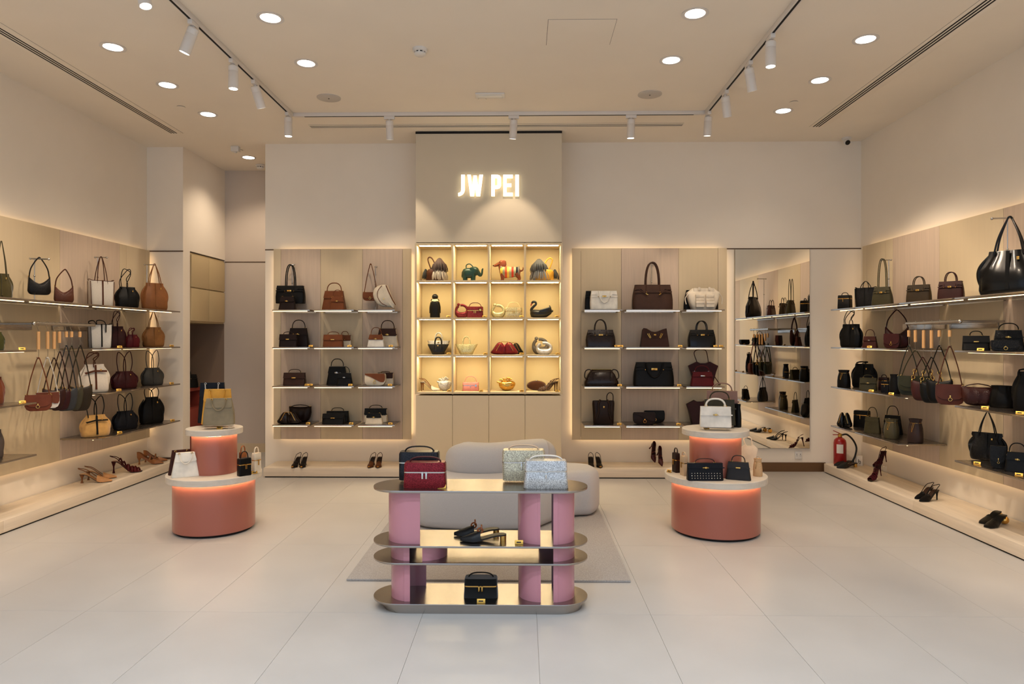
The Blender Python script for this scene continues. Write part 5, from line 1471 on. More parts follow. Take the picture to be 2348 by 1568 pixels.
cput(bunhobo, 'silver glitter crescent bag, third row of cubbies', 1227, 1269, 781, None, 2, Y=7.22, c=(206, 202, 196), dr=.5, name='crescent_bag', knot=False)
def heartbag(r, w, h, d, hh=0, c=(214, 178, 104), tex='metal'):
    m1 = M('gold_heart', (218, 170, 84), .18, 1.0) if tex == 'metal' else M('pearl_heart', (232, 222, 204), .3, .25, kind='glitter')
    P = [(-.1, .0), (.1, .0), (.34, .14), (.47, .38), (.5, .58), (.4, .72), (.2, .78), (-.05, .74), (-.3, .74), (-.45, .58), (-.44, .34), (-.3, .12)]
    Q = [(p.x, p.z) for p in cr([(x * w, 0, z * h) for x, z in P + [P[0]]], 3)][:-1]
    MB().puff(Q, d, .2, rings=8).build('body', m1, r, smooth=70)
    for k, P in enumerate([[(-.05, .7), (-.02, .88), (.08, 1.0), (.2, .95)], [(.1, .72), (.16, .88), (.3, .9)], [(-.2, .7), (-.28, .86), (-.42, .86)], [(-.1, .7), (-.14, .9), (-.2, .98)], [(-.35, .62), (-.5, .66), (-.56, .72)]]):
        m = MB(); limb(m, [(x * w, (-.1 + .1 * (k % 2)) * d, z * h) for x, z in P], [.075 * w] + [.055 * w] * (len(P) - 2) + [.045 * w], 10, 4)
        m.build('vessel', m1, r, smooth=60)
    for P in ([(-.3, .62), (-.1, .5), (.05, .3), (.0, .12)], [(.3, .66), (.2, .5), (.05, .3)]):
        m = MB(); limb(m, [(x * w, -d * .46, z * h) for x, z in P], [.03 * w] * (len(P) - 1) + [.012 * w], 8, 4)
        m.build('vein', m1, r, smooth=60)
cput(heartbag, 'pearly white heart shaped bag, bottom row of cubbies', 1003, 1036, 865, None, 3, c=OFF, tex='pearl', dr=.6, name='heart_bag')
cput(vanity, 'pale pink vanity bag with hanging tag, bottom row of cubbies', 1060, 1099, 876, 863, 3, c=(226, 150, 140), metal='silver', tag_=True, dr=.6, pulls=1)
cput(heartbag, 'gold metal heart shaped bag, bottom row of cubbies', 1142, 1182, 866, None, 3, dr=.6, name='heart_bag')
def ovalclutch(r, w, h, d, hh=0):
    P = [(.5 * w * cos(a), h * .5 + .5 * h * sin(a)) for a in [2 * pi * i / 28 for i in range(28)]]
    MB().puff(P, d, .3, rings=6).build('body', L((92, 48, 26), 'fur'), r, smooth=60)
    MB().tube([(.5 * w * cos(a), 0, h * .5 + .5 * h * sin(a)) for a in [radians(20 + 140 * i / 14) for i in range(15)]], .004, 6).build('frame', GOLD(), r)
    MB().ball((0, 0, h * 1.03), .010, 10).build('clasp', SILV(), r)
cput(ovalclutch, 'brown furry oval clutch behind leopard heels, bottom row of cubbies', 1208, 1252, 873, None, 3, Y=7.34, dr=.3, name='oval_clutch')

# ------------------------------------------------------------------ shoes
def smooth01(t): t = max(0, min(1, t)); return t * t * (3 - 2 * t)
def shoe(label, px, py, z, wpx, hh, rz, style, c, c2=None, heel='spool', tex='leather', pit=0.0, group=None, toe='point', trim=None, insole=None, dz=0.0, wmode='len', roll=0.0):
    X, Y = hitZ(px, py, z)
    L_ = wpx * dep(X, Y) / F
    names = {'pump': 'pump_shoe', 'sling': 'slingback_shoe', 'sandal': 'sandal_shoe', 'mule': 'mule_shoe', 'mary': 'strap_pump'}
    r = thing(names[style], label, 'shoe', (X, Y, z + dz), radians(rz), group, rx=radians(pit), ry=radians(roll))
    r.rotation_mode = 'XYZ'
    k = L_ / .24
    m1 = L(c, tex)
    mi = L(insole or (70, 44, 30))
    N = 18
    def S_(s): return (s - .5) * L_
    def Zs(s): return .004 + hh * smooth01((s - .30) / .58)
    def Wd(s):
        pts = [(0, .005 if toe == 'point' else .022), (.1, .020 if toe == 'point' else .034), (.28, .038), (.5, .029), (.75, .027), (.93, .024), (1, .012)]
        for a, b_ in zip(pts, pts[1:]):
            if s <= b_[0]: return lerp(a[1], b_[1], (s - a[0]) / (b_[0] - a[0])) * k
        return .012 * k
    R = []
    for i in range(N + 1):
        s = i / N
        R.append([(-Wd(s), S_(s), Zs(s)), (-Wd(s), S_(s), Zs(s) + .005), (Wd(s), S_(s), Zs(s) + .005), (Wd(s), S_(s), Zs(s))])
    MB().rings(R).build('sole', M('shoe_sole', (28, 22, 20), .6), r)
    R = []
    for i in range(N + 1):
        s = .04 + .94 * i / N
        R.append([(-Wd(s) * .9, S_(s), Zs(s) + .0052), (-Wd(s) * .9, S_(s), Zs(s) + .0072), (Wd(s) * .9, S_(s), Zs(s) + .0072), (Wd(s) * .9, S_(s), Zs(s) + .0052)])
    MB().rings(R).build('insole', mi, r)
    def upper(s0, s1, hmap, n=10, open_=False):
        R = []
        for i in range(n + 1):
            s = lerp(s0, s1, i / n)
            u = hmap(s) * k
            R.append([(Wd(s) * 1.02 * cos(a), S_(s), Zs(s) + .003 + u * sin(a) ** .8) for a in [pi * j / 12 for j in range(13)]])
        m = MB().rings(R, True, False, closed=False)
        return m
    if style in ('pump', 'sling', 'mule', 'mary'):
        tb = upper(0.0, .44 if style != 'mary' else .40, lambda s: .012 + .026 * min(1, s / .3) + .008 * max(0, s - .3) / .14).build('toe_box', m1, r, smooth=60)
        if trim: MB().ball((0, S_(.04), Zs(0) + .012), .012 * k, 10, sq=(1.2, 1.2, .7)).build('toe_cap', M('gold_cap', (220, 160, 80), .25, 1.0), tb)
    if style in ('pump', 'mary'):
        m = MB()
        for sd in (-1, 1):
            vs, n = [], 14
            for i in range(n + 1):
                s = lerp(.36, 1.0, i / n)
                v = lerp(.036, .024, min(1, (s - .36) / .25)) + .034 * smooth01((s - .68) / .3)
                vs += [(sd * Wd(s) * 1.02, S_(s), Zs(s)), (sd * Wd(s) * .93, S_(s) + (.004 if s > .95 else 0), Zs(s) + v * k)]
            m.add(vs, [(2 * i, 2 * i + 2, 2 * i + 3, 2 * i + 1) for i in range(n)])
        v = .058 * k
        m.add([(-Wd(1) * 1.02, S_(1), Zs(1)), (Wd(1) * 1.02, S_(1), Zs(1)), (Wd(1) * .93, S_(1) + .004, Zs(1) + v), (-Wd(1) * .93, S_(1) + .004, Zs(1) + v)], [(0, 1, 2, 3)])
        m.build('counter', m1, r, smooth=60)
    if style == 'mary':
        MB().tube(cr([(-Wd(.52), S_(.52), Zs(.52) + .02 * k), (0, S_(.50), Zs(.5) + .062 * k), (Wd(.52), S_(.52), Zs(.52) + .02 * k)], 6), .005 * k, 6, flat=1.8).build('strap', m1, r)
    if style in ('sling', 'sandal'):
        m = MB().tube(cr([(-Wd(.5), S_(.46), Zs(.46) + .018 * k), (-Wd(.8) * 1.1, S_(.8), Zs(.8) + .034 * k), (-Wd(1) * 1.1, S_(1.0), Zs(1) + .048 * k), (0, S_(1.05), Zs(1) + .054 * k), (Wd(1) * 1.1, S_(1.0), Zs(1) + .048 * k), (Wd(.8) * 1.1, S_(.8), Zs(.8) + .034 * k), (Wd(.5), S_(.46), Zs(.46) + .018 * k)], 5), .0034 * k, 6)
        m.build('heel_strap', L(c2 or c), r)
    if style == 'sandal':
        m = MB()
        for s, u in ((.10, .03), (.2, .04), (.3, .046), (.42, .05)):
            m.tube([(Wd(s) * cos(a), S_(s + .03 * sin(a)), Zs(s) + .004 + u * k * sin(a)) for a in [pi * j / 12 for j in range(13)]], .0065 * k, 6, flat=1.5)
        for s in (.16, .28, .40, .52, .64):
            for q in (-1, 1):
                m.tube(cr([(q * Wd(s), S_(s), Zs(s) + .004), (0, S_(s + .06), Zs(s + .06) + .05 * k), (-q * Wd(s + .12), S_(s + .12), Zs(s + .12) + .02 * k)], 4), .004 * k, 6)
        m.build('straps', m1, r)
    hb = S_(.93)
    zt_ = Zs(.93)
    if heel == 'ball':
        MB().ball((0, hb + .004, max(.02, zt_ / 2)), max(.016, zt_ / 2 - .001), 16).build('heel', GOLD(), r)
    elif heel == 'block':
        MB().lathe([(.017, 0), (.017, zt_)], 20, Matrix.Translation((0, hb, 0))).build('heel', GOLD(), r)
    elif heel == 'spool':
        MB().lathe([(.011 * k, 0), (.010 * k, .004), (.0055 * k, zt_ * .35), (.007 * k, zt_ * .6), (.018 * k, zt_ * .96), (.02 * k, zt_ + .003)], 14, Matrix.Translation((0, hb, 0))).build('heel', L(c2 or c), r)
    else:
        MB().lathe([(.006 * k, 0), (.0055 * k, zt_ * .3), (.009 * k, zt_ * .7), (.018 * k, zt_ + .003)], 12, Matrix.Translation((0, hb, 0))).build('heel', L(c2 or c), r)
    return r
PZ = .1005
# left plinth
shoe('beige slingback heel, near one of the pair on the left plinth', 220, 1106, PZ, 66, .075, 105, 'sling', (196, 142, 92), c2=(150, 96, 58), insole=(196, 146, 98))
shoe('beige slingback heel, far one of the pair on the left plinth', 233, 1098, PZ, 60, .075, 118, 'sling', (196, 142, 92), c2=(150, 96, 58), insole=(196, 146, 98))
shoe('dark red lace sandal standing steeply on the left plinth', 291, 1083, PZ, 62, .11, 110, 'sandal', (112, 26, 28), c2=(90, 20, 24), insole=(140, 60, 40), toe='square', pit=0)
shoe('tan patent strap pump, near one of the pair on the left plinth', 345, 1064, PZ, 54, .07, 105, 'mary', (186, 122, 74), tex='patent')
shoe('tan patent strap pump, far one of the pair on the left plinth', 357, 1058, PZ, 48, .07, 112, 'mary', (186, 122, 74), tex='patent')
def stand_acrylic(label, X, Y, z, h, w_=.05, d_=.12):
    t = thing('acrylic_riser', label, 'riser', (X, Y, z))
    ac = M('clear_acrylic', (244, 246, 246), .04, alpha=.14)
    MB().box(-w_, w_, -d_ / 2, d_ / 2, h - .005, h, .001).build('top_plate', ac, t, 0)
    for s in (-1, 1): MB().box(s * w_ - .0025, s * w_ + .0025, -d_ / 2, d_ / 2, 0, h - .0052, .0008).build('side_plate', ac, t, 0)
# back plinths, toes towards the camera
def pair(lab, xa, xb, py, c, c2, spread=4, **k):
    for s, px in ((-1, xa), (1, xb)):
        r = shoe(f'{lab}, {"left" if s < 0 else "right"} one', px, 1069.5, PZ, 46, .078, s * spread, 'sling', c, c2=c2, trim=True, insole=(40, 26, 20), **k)
pair('black slingback with gold toe cap, plinth by the alcove', 679, 696, 1066, (30, 22, 20), (30, 22, 20))
pair('brown slingback with gold toe cap, plinth left of the cubbies', 852, 869, 1066, (118, 66, 36), (90, 50, 30))
pair('black slingback with gold toe cap, plinth behind the sofa', 1355, 1373, 1069, (34, 26, 20), (34, 26, 20))
shoe('glossy dark red pump hung heel up on the plinth before the burgundy tote', 1495, 1061, PZ, 40, .08, 20, 'mary', (92, 18, 18), tex='patent', pit=52, dz=.085, insole=(60, 14, 16))
shoe('glossy dark red pump standing lower on the same plinth as the hung one', 1512, 1067, PZ, 38, .08, 12, 'mary', (92, 18, 18), tex='patent', pit=38, dz=.055, insole=(60, 14, 16))
X, Y = hitZ(1502, 1058, PZ)
stand_acrylic('clear acrylic block carrying the glossy dark red pumps', X, Y + .03, PZ, .05)
# right plinth
shoe('black woven pointed mule, far one beside the fire extinguisher', 1934, 1067, PZ, 52, .035, -72, 'mule', BLK, tex='weave', heel='block', trim=False)
shoe('black woven pointed mule, near one beside the fire extinguisher', 1942, 1072, PZ, 56, .035, -72, 'mule', BLK, tex='weave', heel='block')
shoe('dark red lattice heel standing lower on the right plinth', 2008, 1102, PZ, 46, .10, -62, 'sandal', (96, 26, 34), tex='leather', heel='thin', toe='square', pit=12, dz=.022)
shoe('dark red lattice heel raised behind its pair on the right plinth', 2020, 1094, PZ, 46, .10, -62, 'sandal', (96, 26, 34), heel='thin', toe='square', pit=12, dz=.125)
X, Y = hitZ(2022, 1092, PZ)
stand_acrylic('clear acrylic riser under the raised dark red lattice heel', X + .01, Y + .02, PZ, .10, .03, .07)
shoe('black mesh heel, far one of the pair on the right plinth', 2118, 1142, PZ, 56, .075, -68, 'sling', BLK, heel='thin')
shoe('black mesh heel, near one of the pair on the right plinth', 2130, 1148, PZ, 60, .075, -68, 'sling', BLK, heel='thin')
shoe('black open mule with gold ball heel, far one near the right photo edge', 2272, 1197, PZ, 72, .06, -62, 'mule', BLK, heel='ball', toe='square', insole=BLK, tex='croc')
shoe('black open mule with gold ball heel, near one by the right photo edge', 2284, 1206, PZ, 74, .06, -62, 'mule', BLK, heel='ball', toe='square', insole=BLK, tex='croc')
# cubby shoes
def cshoe(label, px, row, L_px, rz, style, Y, **k):
    X = xY(px, Y)
    z = CZ[row]
    return shoe(label, px, CY + (ZC - z) * F / dep(X, Y), z, L_px, .085, rz, style, **k)
cshoe('white beaded heel, far one in the bottom left cubby', 988, 3, 40, 96, 'sling', 7.34, c=(226, 214, 196), c2=(150, 100, 60), heel='thin', insole=(220, 206, 186))
cshoe('white beaded heel, near one in the bottom left cubby', 986, 3, 44, 100, 'sling', 7.22, c=(226, 214, 196), c2=(150, 100, 60), heel='thin', insole=(220, 206, 186))
cshoe('leopard strap heel, far one in the bottom right cubby', 1262, 3, 38, -70, 'sandal', 7.32, c=(104, 62, 32), heel='thin', tex='fur')
cshoe('leopard strap heel, near one in the bottom right cubby', 1254, 3, 44, -76, 'sandal', 7.20, c=(104, 62, 32), heel='thin', tex='fur')

# ------------------------------------------------------------------ round two tier displays
def display(label, X, Y, r0, R1_, r2, R3_):
    t = thing('round_display', label, 'display table', (X, Y, 0))
    tc = M('terracotta_lacquer', (164, 96, 80), .3, kind='plaster', coat=.25, var=.02)
    MB().lathe([(r0 - .02, 0), (r0 - .02, .02)], 64).build('base', DARK(), t)
    MB().lathe([(r0, .02), (r0, .3845)], 72, cap=True).build('lower_drum', tc, t)
    MB().lathe([(R1_ - .003, .385), (R1_, .388), (R1_, .429), (R1_ - .003, .432)], 72).build('lower_disc', travert, t)
    MB().lathe([(r2, .4325), (r2, .7275)], 64).build('upper_drum', tc, t)
    MB().lathe([(R3_ - .003, .728), (R3_, .731), (R3_, .769), (R3_ - .003, .772)], 64).build('upper_disc', travert, t)
    for rr, z, tr_ in ((r0, .3826, .0018), (r2, .7266, .0014)):
        ring = MB().tube([((rr + .018) * cos(2 * pi * i / 64), (rr + .018) * sin(2 * pi * i / 64), z) for i in range(64)], tr_, 6, closed=True)
        ring.build('light_ring', discM, t)
    return t
DL = (xY(492, 5.19), 5.19)
DR = (xY(1640, 5.20), 5.20)
display('terracotta two tier round display on the left floor', *DL, .293, .340, .162, .203)
display('larger terracotta two tier round display on the right floor', *DR, .325, .375, .19, .246)
ZD1, ZD2 = .4325, .7725
# left display, top tier
put(kelly, 'navy bag with silver chain handle behind the yellow bag on the left display', 452, 523, 878, 874, ZD2 + .001, Y=5.33, rz=14, c=NAVY, metal='silver', taper=.82, strap=False, drop=True, hc=(196, 192, 186), flap=.34, lift=.02, dr=.3)
put(kelly, 'yellow handbag between navy and taupe bags on the left display', 460, 539, 893, 889, ZD2 + .001, Y=5.25, rz=14, c=(214, 158, 64), taper=.80, strap=False, drop=True, flap=.34, lift=.02, dr=.3)
r = put(kelly, 'taupe handbag with drooping handle, front of the left display top', 464, 541, 914, 905, ZD2 + .001, Y=5.12, rz=16, c=(164, 148, 118), taper=.80, strap=False, drop=True, flap=.34, lift=.03, bulge=.06)
stand_acrylic('clear acrylic riser under the taupe handbag on the left display', xY(503, 5.13), 5.13, ZD2 + .001, .029, .09, .1)
MB().tube(cr([(-.055, -.03, .235), (-.04, -.05, .215), (0, -.06, .205), (.04, -.05, .215), (.055, -.03, .235)], 4), .005, 8)
# left display, lower tier
put(kelly, 'brown handbag behind the white one on the left display lower tier', 384, 446, 1032, 1028, ZD1, Y=5.10, rz=34, c=(82, 40, 28), taper=.7, strap=False, drop=True, dr=.28)
put(kelly, 'white handbag with drooping handle on the left display lower tier', 391, 459, 1038, 1030, ZD1, Y=5.02, rz=30, c=OFF, taper=.66, flap=.36, strap=False, drop=True, dr=.45)
put(vanity, 'tan box bag standing on edge behind the black box bag, left display', 547, 567, 1036, 1022, ZD1, Y=5.30, rz=70, c=(176, 108, 62), dr=.5, metal='gold')
put(vanity, 'black box bag with gold zip on the left display lower tier', 542, 578, 1050, 1035, ZD1, Y=5.06, rz=48, c=BLK, dr=.55, metal='gold', wide=.3)
put(vanity, 'cream box bag with rounded handle on the left display lower tier', 576, 600, 1038, 1025, ZD1, Y=5.16, rz=62, c=(226, 208, 182), dr=.6, metal='gold', wide=.3)
# right display, top tier
put(kelly, 'mauve top handle bag at the back of the right display top', 1618, 1693, 897, 880, ZD2 + .001, Y=5.35, rz=-14, c=(160, 122, 108), taper=.94, lift=.03, dr=.34)
put(kelly, 'olive crocodile top handle bag behind the white one, right display', 1612, 1687, 917, 899, ZD2 + .001, Y=5.25, rz=-12, c=(72, 66, 46), tex='croc', taper=.93, lift=.02, dr=.34)
put(kelly, 'white crocodile top handle bag in front on the right display top', 1603, 1678, 933, 916, ZD2 + .001, Y=5.09, rz=-10, c=(228, 222, 212), tex='leather', taper=.96, flap=.45, lift=.025, dr=.34, thick=.03)
stand_acrylic('clear acrylic riser under the white crocodile bag on the right display', xY(1641, 5.10), 5.10, ZD2 + .001, .024, .10, .09)
put(bucket, 'black soft bag at the side edge of the right display top', 1680, 1702, 926, None, ZD2 + .001, Y=5.27, rz=-40, c=BLK, dr=.7, cord=False)
# right display, lower tier
put(vanity, 'dark brown box bag standing on edge on the right display lower tier', 1540, 1560, 1038, 1027, ZD1, Y=5.24, rz=-74, c=(58, 32, 26), dr=.55, metal='gold')
put(vanity, 'beige box bag standing on edge on the right display lower tier', 1558, 1578, 1045, 1036, ZD1, Y=5.12, rz=-74, c=(196, 168, 136), dr=.55, metal='gold')
put(eastwest, 'navy long bag with rows of silver studs on the right display lower tier', 1572, 1660, 1062, 1053, ZD1, Y=4.95, c=(24, 24, 34), hc=(82, 48, 46), studs=True, flap=.30, taper=.98, dr=.3, strap=True)
put(kelly, 'black woven top handle bag beside the studded bag, right display', 1663, 1723, 1060, 1046, ZD1, Y=4.97, rz=-22, c=(34, 22, 18), tex='weave', taper=.8, flap=.36, logo='plate', dr=.35, hw=.26, hlow=True)
put(bucket, 'beige wicker pot shaped bag at the edge of the right display', 1725, 1750, 1051, 1046, ZD1, Y=5.10, rz=-30, c=(214, 174, 128), tex='weave', dr=.9)
put(winged, 'pale beaded net bag with tan strap behind the wicker bag, right display', 1697, 1738, 1018, 1003, ZD1, Y=5.36, rz=-20, c=(222, 206, 182), dr=.3, name='beaded_bag', strap=True)

# ------------------------------------------------------------------ pink and steel display table
XT0, XT1, YT0, YT1 = xY(858, 3.73), xY(1347, 3.73), 3.575, 3.885
def stadium(x0, x1, y0, y1, n=18):
    rr = (y1 - y0) / 2
    cy = (y0 + y1) / 2
    return [(x1 - rr + rr * cos(a), cy + rr * sin(a)) for a in [-pi / 2 + pi * i / n for i in range(n + 1)]] + [(x0 + rr + rr * cos(a), cy + rr * sin(a)) for a in [pi / 2 + pi * i / n for i in range(n + 1)]]
def plate(m, poly, z0, z1, b=.0015):
    cx = sum(p[0] for p in poly) / len(poly); cy = sum(p[1] for p in poly) / len(poly)
    ins = lambda q: [(cx + (x - cx) * (1 - q * 2), cy + (y - cy) * (1 - q * 6)) for x, y in poly]
    R = [[(x, y, z0) for x, y in ins(.0007)], [(x, y, z0 + b) for x, y in poly], [(x, y, z1 - b) for x, y in poly], [(x, y, z1) for x, y in ins(.0007)]]
    return m.rings(R)
tb = thing('display_table', 'pink and brushed steel display table with rounded ends in front of the sofa', 'display table', (0, 0, 0))
steelT = M('table_steel', (166, 159, 152), .25, 1.0, kind='brushed', var=.025, axis='X')
ZT = [(.640, .652), (.352, .362), (.262, .272), (.046, .057)]
for k, (z0, z1) in enumerate(ZT):
    plate(MB(), stadium(XT0, XT1, YT0, YT1), z0, z1).build('shelf_plate', steelT, tb, 50)
MB().rings([[(x, y, z) for x, y in stadium(XT0 + .055, XT1 - .03, YT0 + .02, YT1 - .02)] for z in (0, .0455)]).build('plinth_base', steelT, tb, 50)
pinkM = M('pink_enamel', (188, 126, 136), .26, coat=.35, kind='plaster', var=.01)
def cpillar(x_tip, xf, xb, side, z0, z1):
    """bent pink sheet: open towards the middle, rounded round the tip; xf/xb = ends of its front/back leaf"""
    s = side
    y0, y1 = YT0 + .035, YT1 - .035
    rr = (y1 - y0) / 2
    P = [(xf, y0)] + [(x_tip - s * rr + s * rr * sin(a), (y0 + y1) / 2 - rr * cos(a)) for a in [pi * i / 16 for i in range(17)]] + [(xb, y1)]
    n = len(P)
    th = .006
    R = []
    cx, cy = x_tip - s * rr, (y0 + y1) / 2
    inner = [(xf, y0 + th)] + [(cx + s * (rr - th) * sin(a), cy - (rr - th) * cos(a)) for a in [pi * i / 16 for i in range(17)]] + [(xb, y1 - th)]
    loop = P + inner[::-1]
    R = [[(x, y, z0) for x, y in loop], [(x, y, z1) for x, y in loop]]
    m = MB()
    N = len(loop)
    vs = R[0] + R[1]
    fs = [(i, (i + 1) % N, (i + 1) % N + N, i + N) for i in range(N)]
    for i in range(n - 1):
        a, b_, c_, d_ = i, i + 1, N - 2 - i, N - 1 - i
        fs += [(a, b_, c_, d_), (a + N, d_ + N, c_ + N, b_ + N)]
    m.add(vs, fs)
    m.build('bent_pillar', pinkM, tb, 40)
def tx(px, Y=3.61): return xY(px, Y)
lv = [(.3622, .6398), (.2722, .3518), (.0572, .2618)]
cpillar(tx(882), tx(963), tx(940), -1, *lv[0]); cpillar(tx(1187), tx(1233), tx(1226), -1, *lv[0]); cpillar(tx(1321), tx(1279), tx(1290, 3.84), 1, *lv[0])
cpillar(tx(887), tx(925), tx(935, 3.84), -1, *lv[1]); cpillar(tx(1020), tx(970), tx(985, 3.84), 1, *lv[1]); cpillar(tx(1321), tx(1279), tx(1235, 3.84), 1, *lv[1])
cpillar(tx(888), tx(927), tx(977, 3.84), -1, *lv[2]); cpillar(tx(1188), tx(1234), tx(1226, 3.84), -1, *lv[2]); cpillar(tx(1321), tx(1279), tx(1290, 3.84), 1, *lv[2])
ZTT = .6525
put(vanity, 'black glitter vanity bag behind the red one on the pink table', 914, 1010, 1034, 1023, ZTT, Y=3.82, c=(22, 22, 28), tex='glitter', lift=.012, dr=.4, lid=.38, hc=(34, 26, 26), taper=1.0)
stand_acrylic('clear acrylic riser under the black glitter bag on the pink table', xY(962, 3.83), 3.83, ZTT, .0115, .10, .07)
put(vanity, 'red glitter vanity bag with twin zip pulls on the pink table', 924, 1027, 1058, 1047, ZTT, Y=3.67, c=(120, 10, 24), tex='glitter', dr=.34, lid=.38, hc=(96, 40, 42), taper=.96)
put(vanity, 'champagne mesh vanity bag behind the silver one on the pink table', 1153, 1248, 1030, 1020, ZTT, Y=3.82, c=(206, 184, 158), tex='glitter', lift=.012, dr=.4, lid=.4, hc=(206, 178, 150), taper=1.02)
stand_acrylic('clear acrylic riser under the champagne mesh bag on the pink table', xY(1200, 3.83), 3.83, ZTT, .0115, .10, .07)
put(vanity, 'silver mesh vanity bag with white handle on the pink table', 1200, 1303, 1054, 1044, ZTT, Y=3.67, c=(206, 204, 202), tex='glitter', dr=.34, lid=.38, hc=(226, 218, 208), taper=.94, pulls=1)
put(vanity, 'black velvet vanity bag on the bottom shelf of the pink table', 1063, 1143, 1322, 1312, .0575, Y=3.70, c=(14, 13, 14), tex='suede', dr=.45, lid=.38, metal='gold', taper=.96)
def tmule(label, px, py, Lpx, rz):
    r = shoe(label, px, py, ZT[1][1] + .0005, Lpx, .026, rz, 'mule', (16, 16, 20), tex='weave', heel='block', insole=(24, 18, 18))
    m = MB()
    for k, (y, z) in enumerate(((-.022, .040), (-.016, .056), (-.009, .072))):
        m.tube(circ((.0, y, z), .014, 12, 'YZ' if k % 2 else 'XZ'), .0042, 7, closed=True)
    m.build('tortoise_ring', M('tortoise', (140, 70, 26), .2, coat=.5), r)
tmule('navy woven mule with tortoise ring, far one on the pink table', 1093, 1227, 104, -84)
tmule('navy woven mule with tortoise ring, near one on the pink table', 1108, 1240, 106, -86)

# ------------------------------------------------------------------ sofa and rug
rugM = M('rug_pile', (165, 158, 152), .95, kind='fabric', spec=.1, var=.18, scale=.5)
rg = MB().box(-1.06, .64, 4.07, 6.25, .0005, .014, .005).build('floor_rug', rugM, None)
tag(rg, 'taupe grey rectangular rug under sofa and pink table back', 'rug')
sofaM = M('sofa_boucle', (186, 181, 178), .95, kind='fabric', spec=.15, var=.06)
so = thing('curved_sofa', 'pale grey curved sofa behind the pink table', 'sofa', (0, 0, .0145))
def closed_cr(P, n=5):
    P = [Vector((x, y, 0)) for x, y in P]
    m_ = len(P)
    out = []
    for i in range(m_):
        a, b_, c_, d_ = P[i - 1], P[i], P[(i + 1) % m_], P[(i + 2) % m_]
        for k in range(n):
            t = k / n
            out.append(.5 * ((2 * b_) + (c_ - a) * t + (2 * a - 5 * b_ + 4 * c_ - d_) * t * t + (3 * b_ - a - 3 * c_ + d_) * t ** 3))
    return [(v.x, v.y) for v in out]
plan = closed_cr([(-.92, 5.52), (-.80, 5.17), (-.48, 5.07), (-.10, 5.07), (.10, 5.13), (.26, 5.34), (.42, 5.48), (.56, 5.53), (.635, 5.72), (.56, 5.93), (.25, 6.03), (-.3, 6.03), (-.75, 5.97), (-.92, 5.78)])
def offs(P, q):
    n = len(P); out = []
    for i in range(n):
        a, b_ = Vector(P[i - 1]), Vector(P[(i + 1) % n])
        t = (b_ - a).normalized()
        out.append((P[i][0] - t.y * q, P[i][1] + t.x * q))
    return out
R = []
for z, q in ((.012, .03), (.03, .012), (.07, 0), (.27, 0), (.32, .008), (.345, .025), (.36, .055), (.366, .10)):
    R.append([(x, y, z) for x, y in offs(plan, q)])
c0 = (sum(p[0] for p in plan) / len(plan), sum(p[1] for p in plan) / len(plan))
for sc in (.6, .25): R.append([(c0[0] + (x - c0[0]) * sc, c0[1] + (y - c0[1]) * sc, .369) for x, y in offs(plan, .10)])
MB().rings(R).build('seat', sofaM, so, smooth=80)
MB().rings([[(x, y, z) for x, y in offs(plan, .11)] for z in (0, .012)]).build('base', DARK(), so)
P = cr([(-.60, 5.66, 0), (-.46, 5.56, 0), (-.28, 5.545, 0), (-.12, 5.64, 0), (.02, 5.78, 0), (.16, 5.87, 0), (.28, 5.88, 0)], 6)
R = []
for i, p in enumerate(P):
    a = P[min(i + 1, len(P) - 1)] - P[max(i - 1, 0)]
    nrm = Vector((-a.y, a.x, 0)).normalized()
    t = i / (len(P) - 1)
    q = min(1, (min(t, 1 - t) * 7)) ** .5
    hz = .145 * (.55 + .45 * q) * (1 - .12 * t)
    ring = []
    for j in range(20):
        b_ = 2 * pi * j / 20
        u = .15 * (.35 + .65 * q) * math.copysign(abs(cos(b_)) ** .7, cos(b_))
        v = hz * math.copysign(abs(sin(b_)) ** .7, sin(b_))
        ring.append((p.x + nrm.x * u, p.y + nrm.y * u, .362 + hz * .62 + v))
    R.append(ring)
MB().rings(R).build('backrest', sofaM, so, smooth=80)

# ------------------------------------------------------------------ extinguisher corner
X, Y = xY(1926, 7.385), 7.385
ex = thing('fire_extinguisher', 'red fire extinguisher with black hose at the end of the right plinth', 'extinguisher', (X, Y, PZ))
red = M('extinguisher_red', (150, 20, 20), .3, coat=.3)
MB().lathe([(.060, 0), (.064, .006), (.064, .235), (.058, .265), (.040, .285), (.022, .292), (.020, .300)], 32).build('cylinder', red, ex)
MB().lathe([(.019, .300), (.021, .302), (.021, .328), (.012, .336)], 16).build('valve', BRASS(), ex)
lev = MB().box(-.075, .015, -.009, .009, .318, .326, .002).box(-.08, .014, -.009, .009, 0, .008, .002, Matrix.Translation((0, 0, .330)) @ Matrix.Rotation(radians(24), 4, 'Y'))
lev.build('lever', red, ex)
MB().box(-.02, -.004, -.016, -.012, .302, .318, .001).build('safety_tag', M('yellow_tag', (222, 178, 60), .5), ex)
lab = MB()
R = [[(.0648 * cos(a), .0648 * sin(a), z) for a in [radians(215 + 60 * i / 10) for i in range(11)]] for z in (.13, .225)]
lab.rings(R, False, False, closed=False).build('paper_label', M('paper_label', (226, 220, 212), .7), ex)
hz_ = MB().tube(cr([(.02, 0, .32), (.07, -.01, .325), (.13, -.015, .27), (.165, -.02, .19), (.15, -.03, .11), (.115, -.04, .04)], 6), .0095, 10)
hz_.build('hose', M('black_rubber', (16, 15, 15), .5), ex)
MB().lathe([(.016, 0), (.013, .03), (.010, .06)], 14, Matrix.Translation((.108, -.045, .004)) @ Matrix.Rotation(radians(12), 4, 'Y')).build('nozzle', M('black_rubber', (16, 15, 15), .5), ex)
X, Y = xY(1970, 7.36), 7.36
bx = thing('paper_cup_box', 'small white carton with black marks behind the black mules', 'box', (X, Y, PZ), radians(-18))
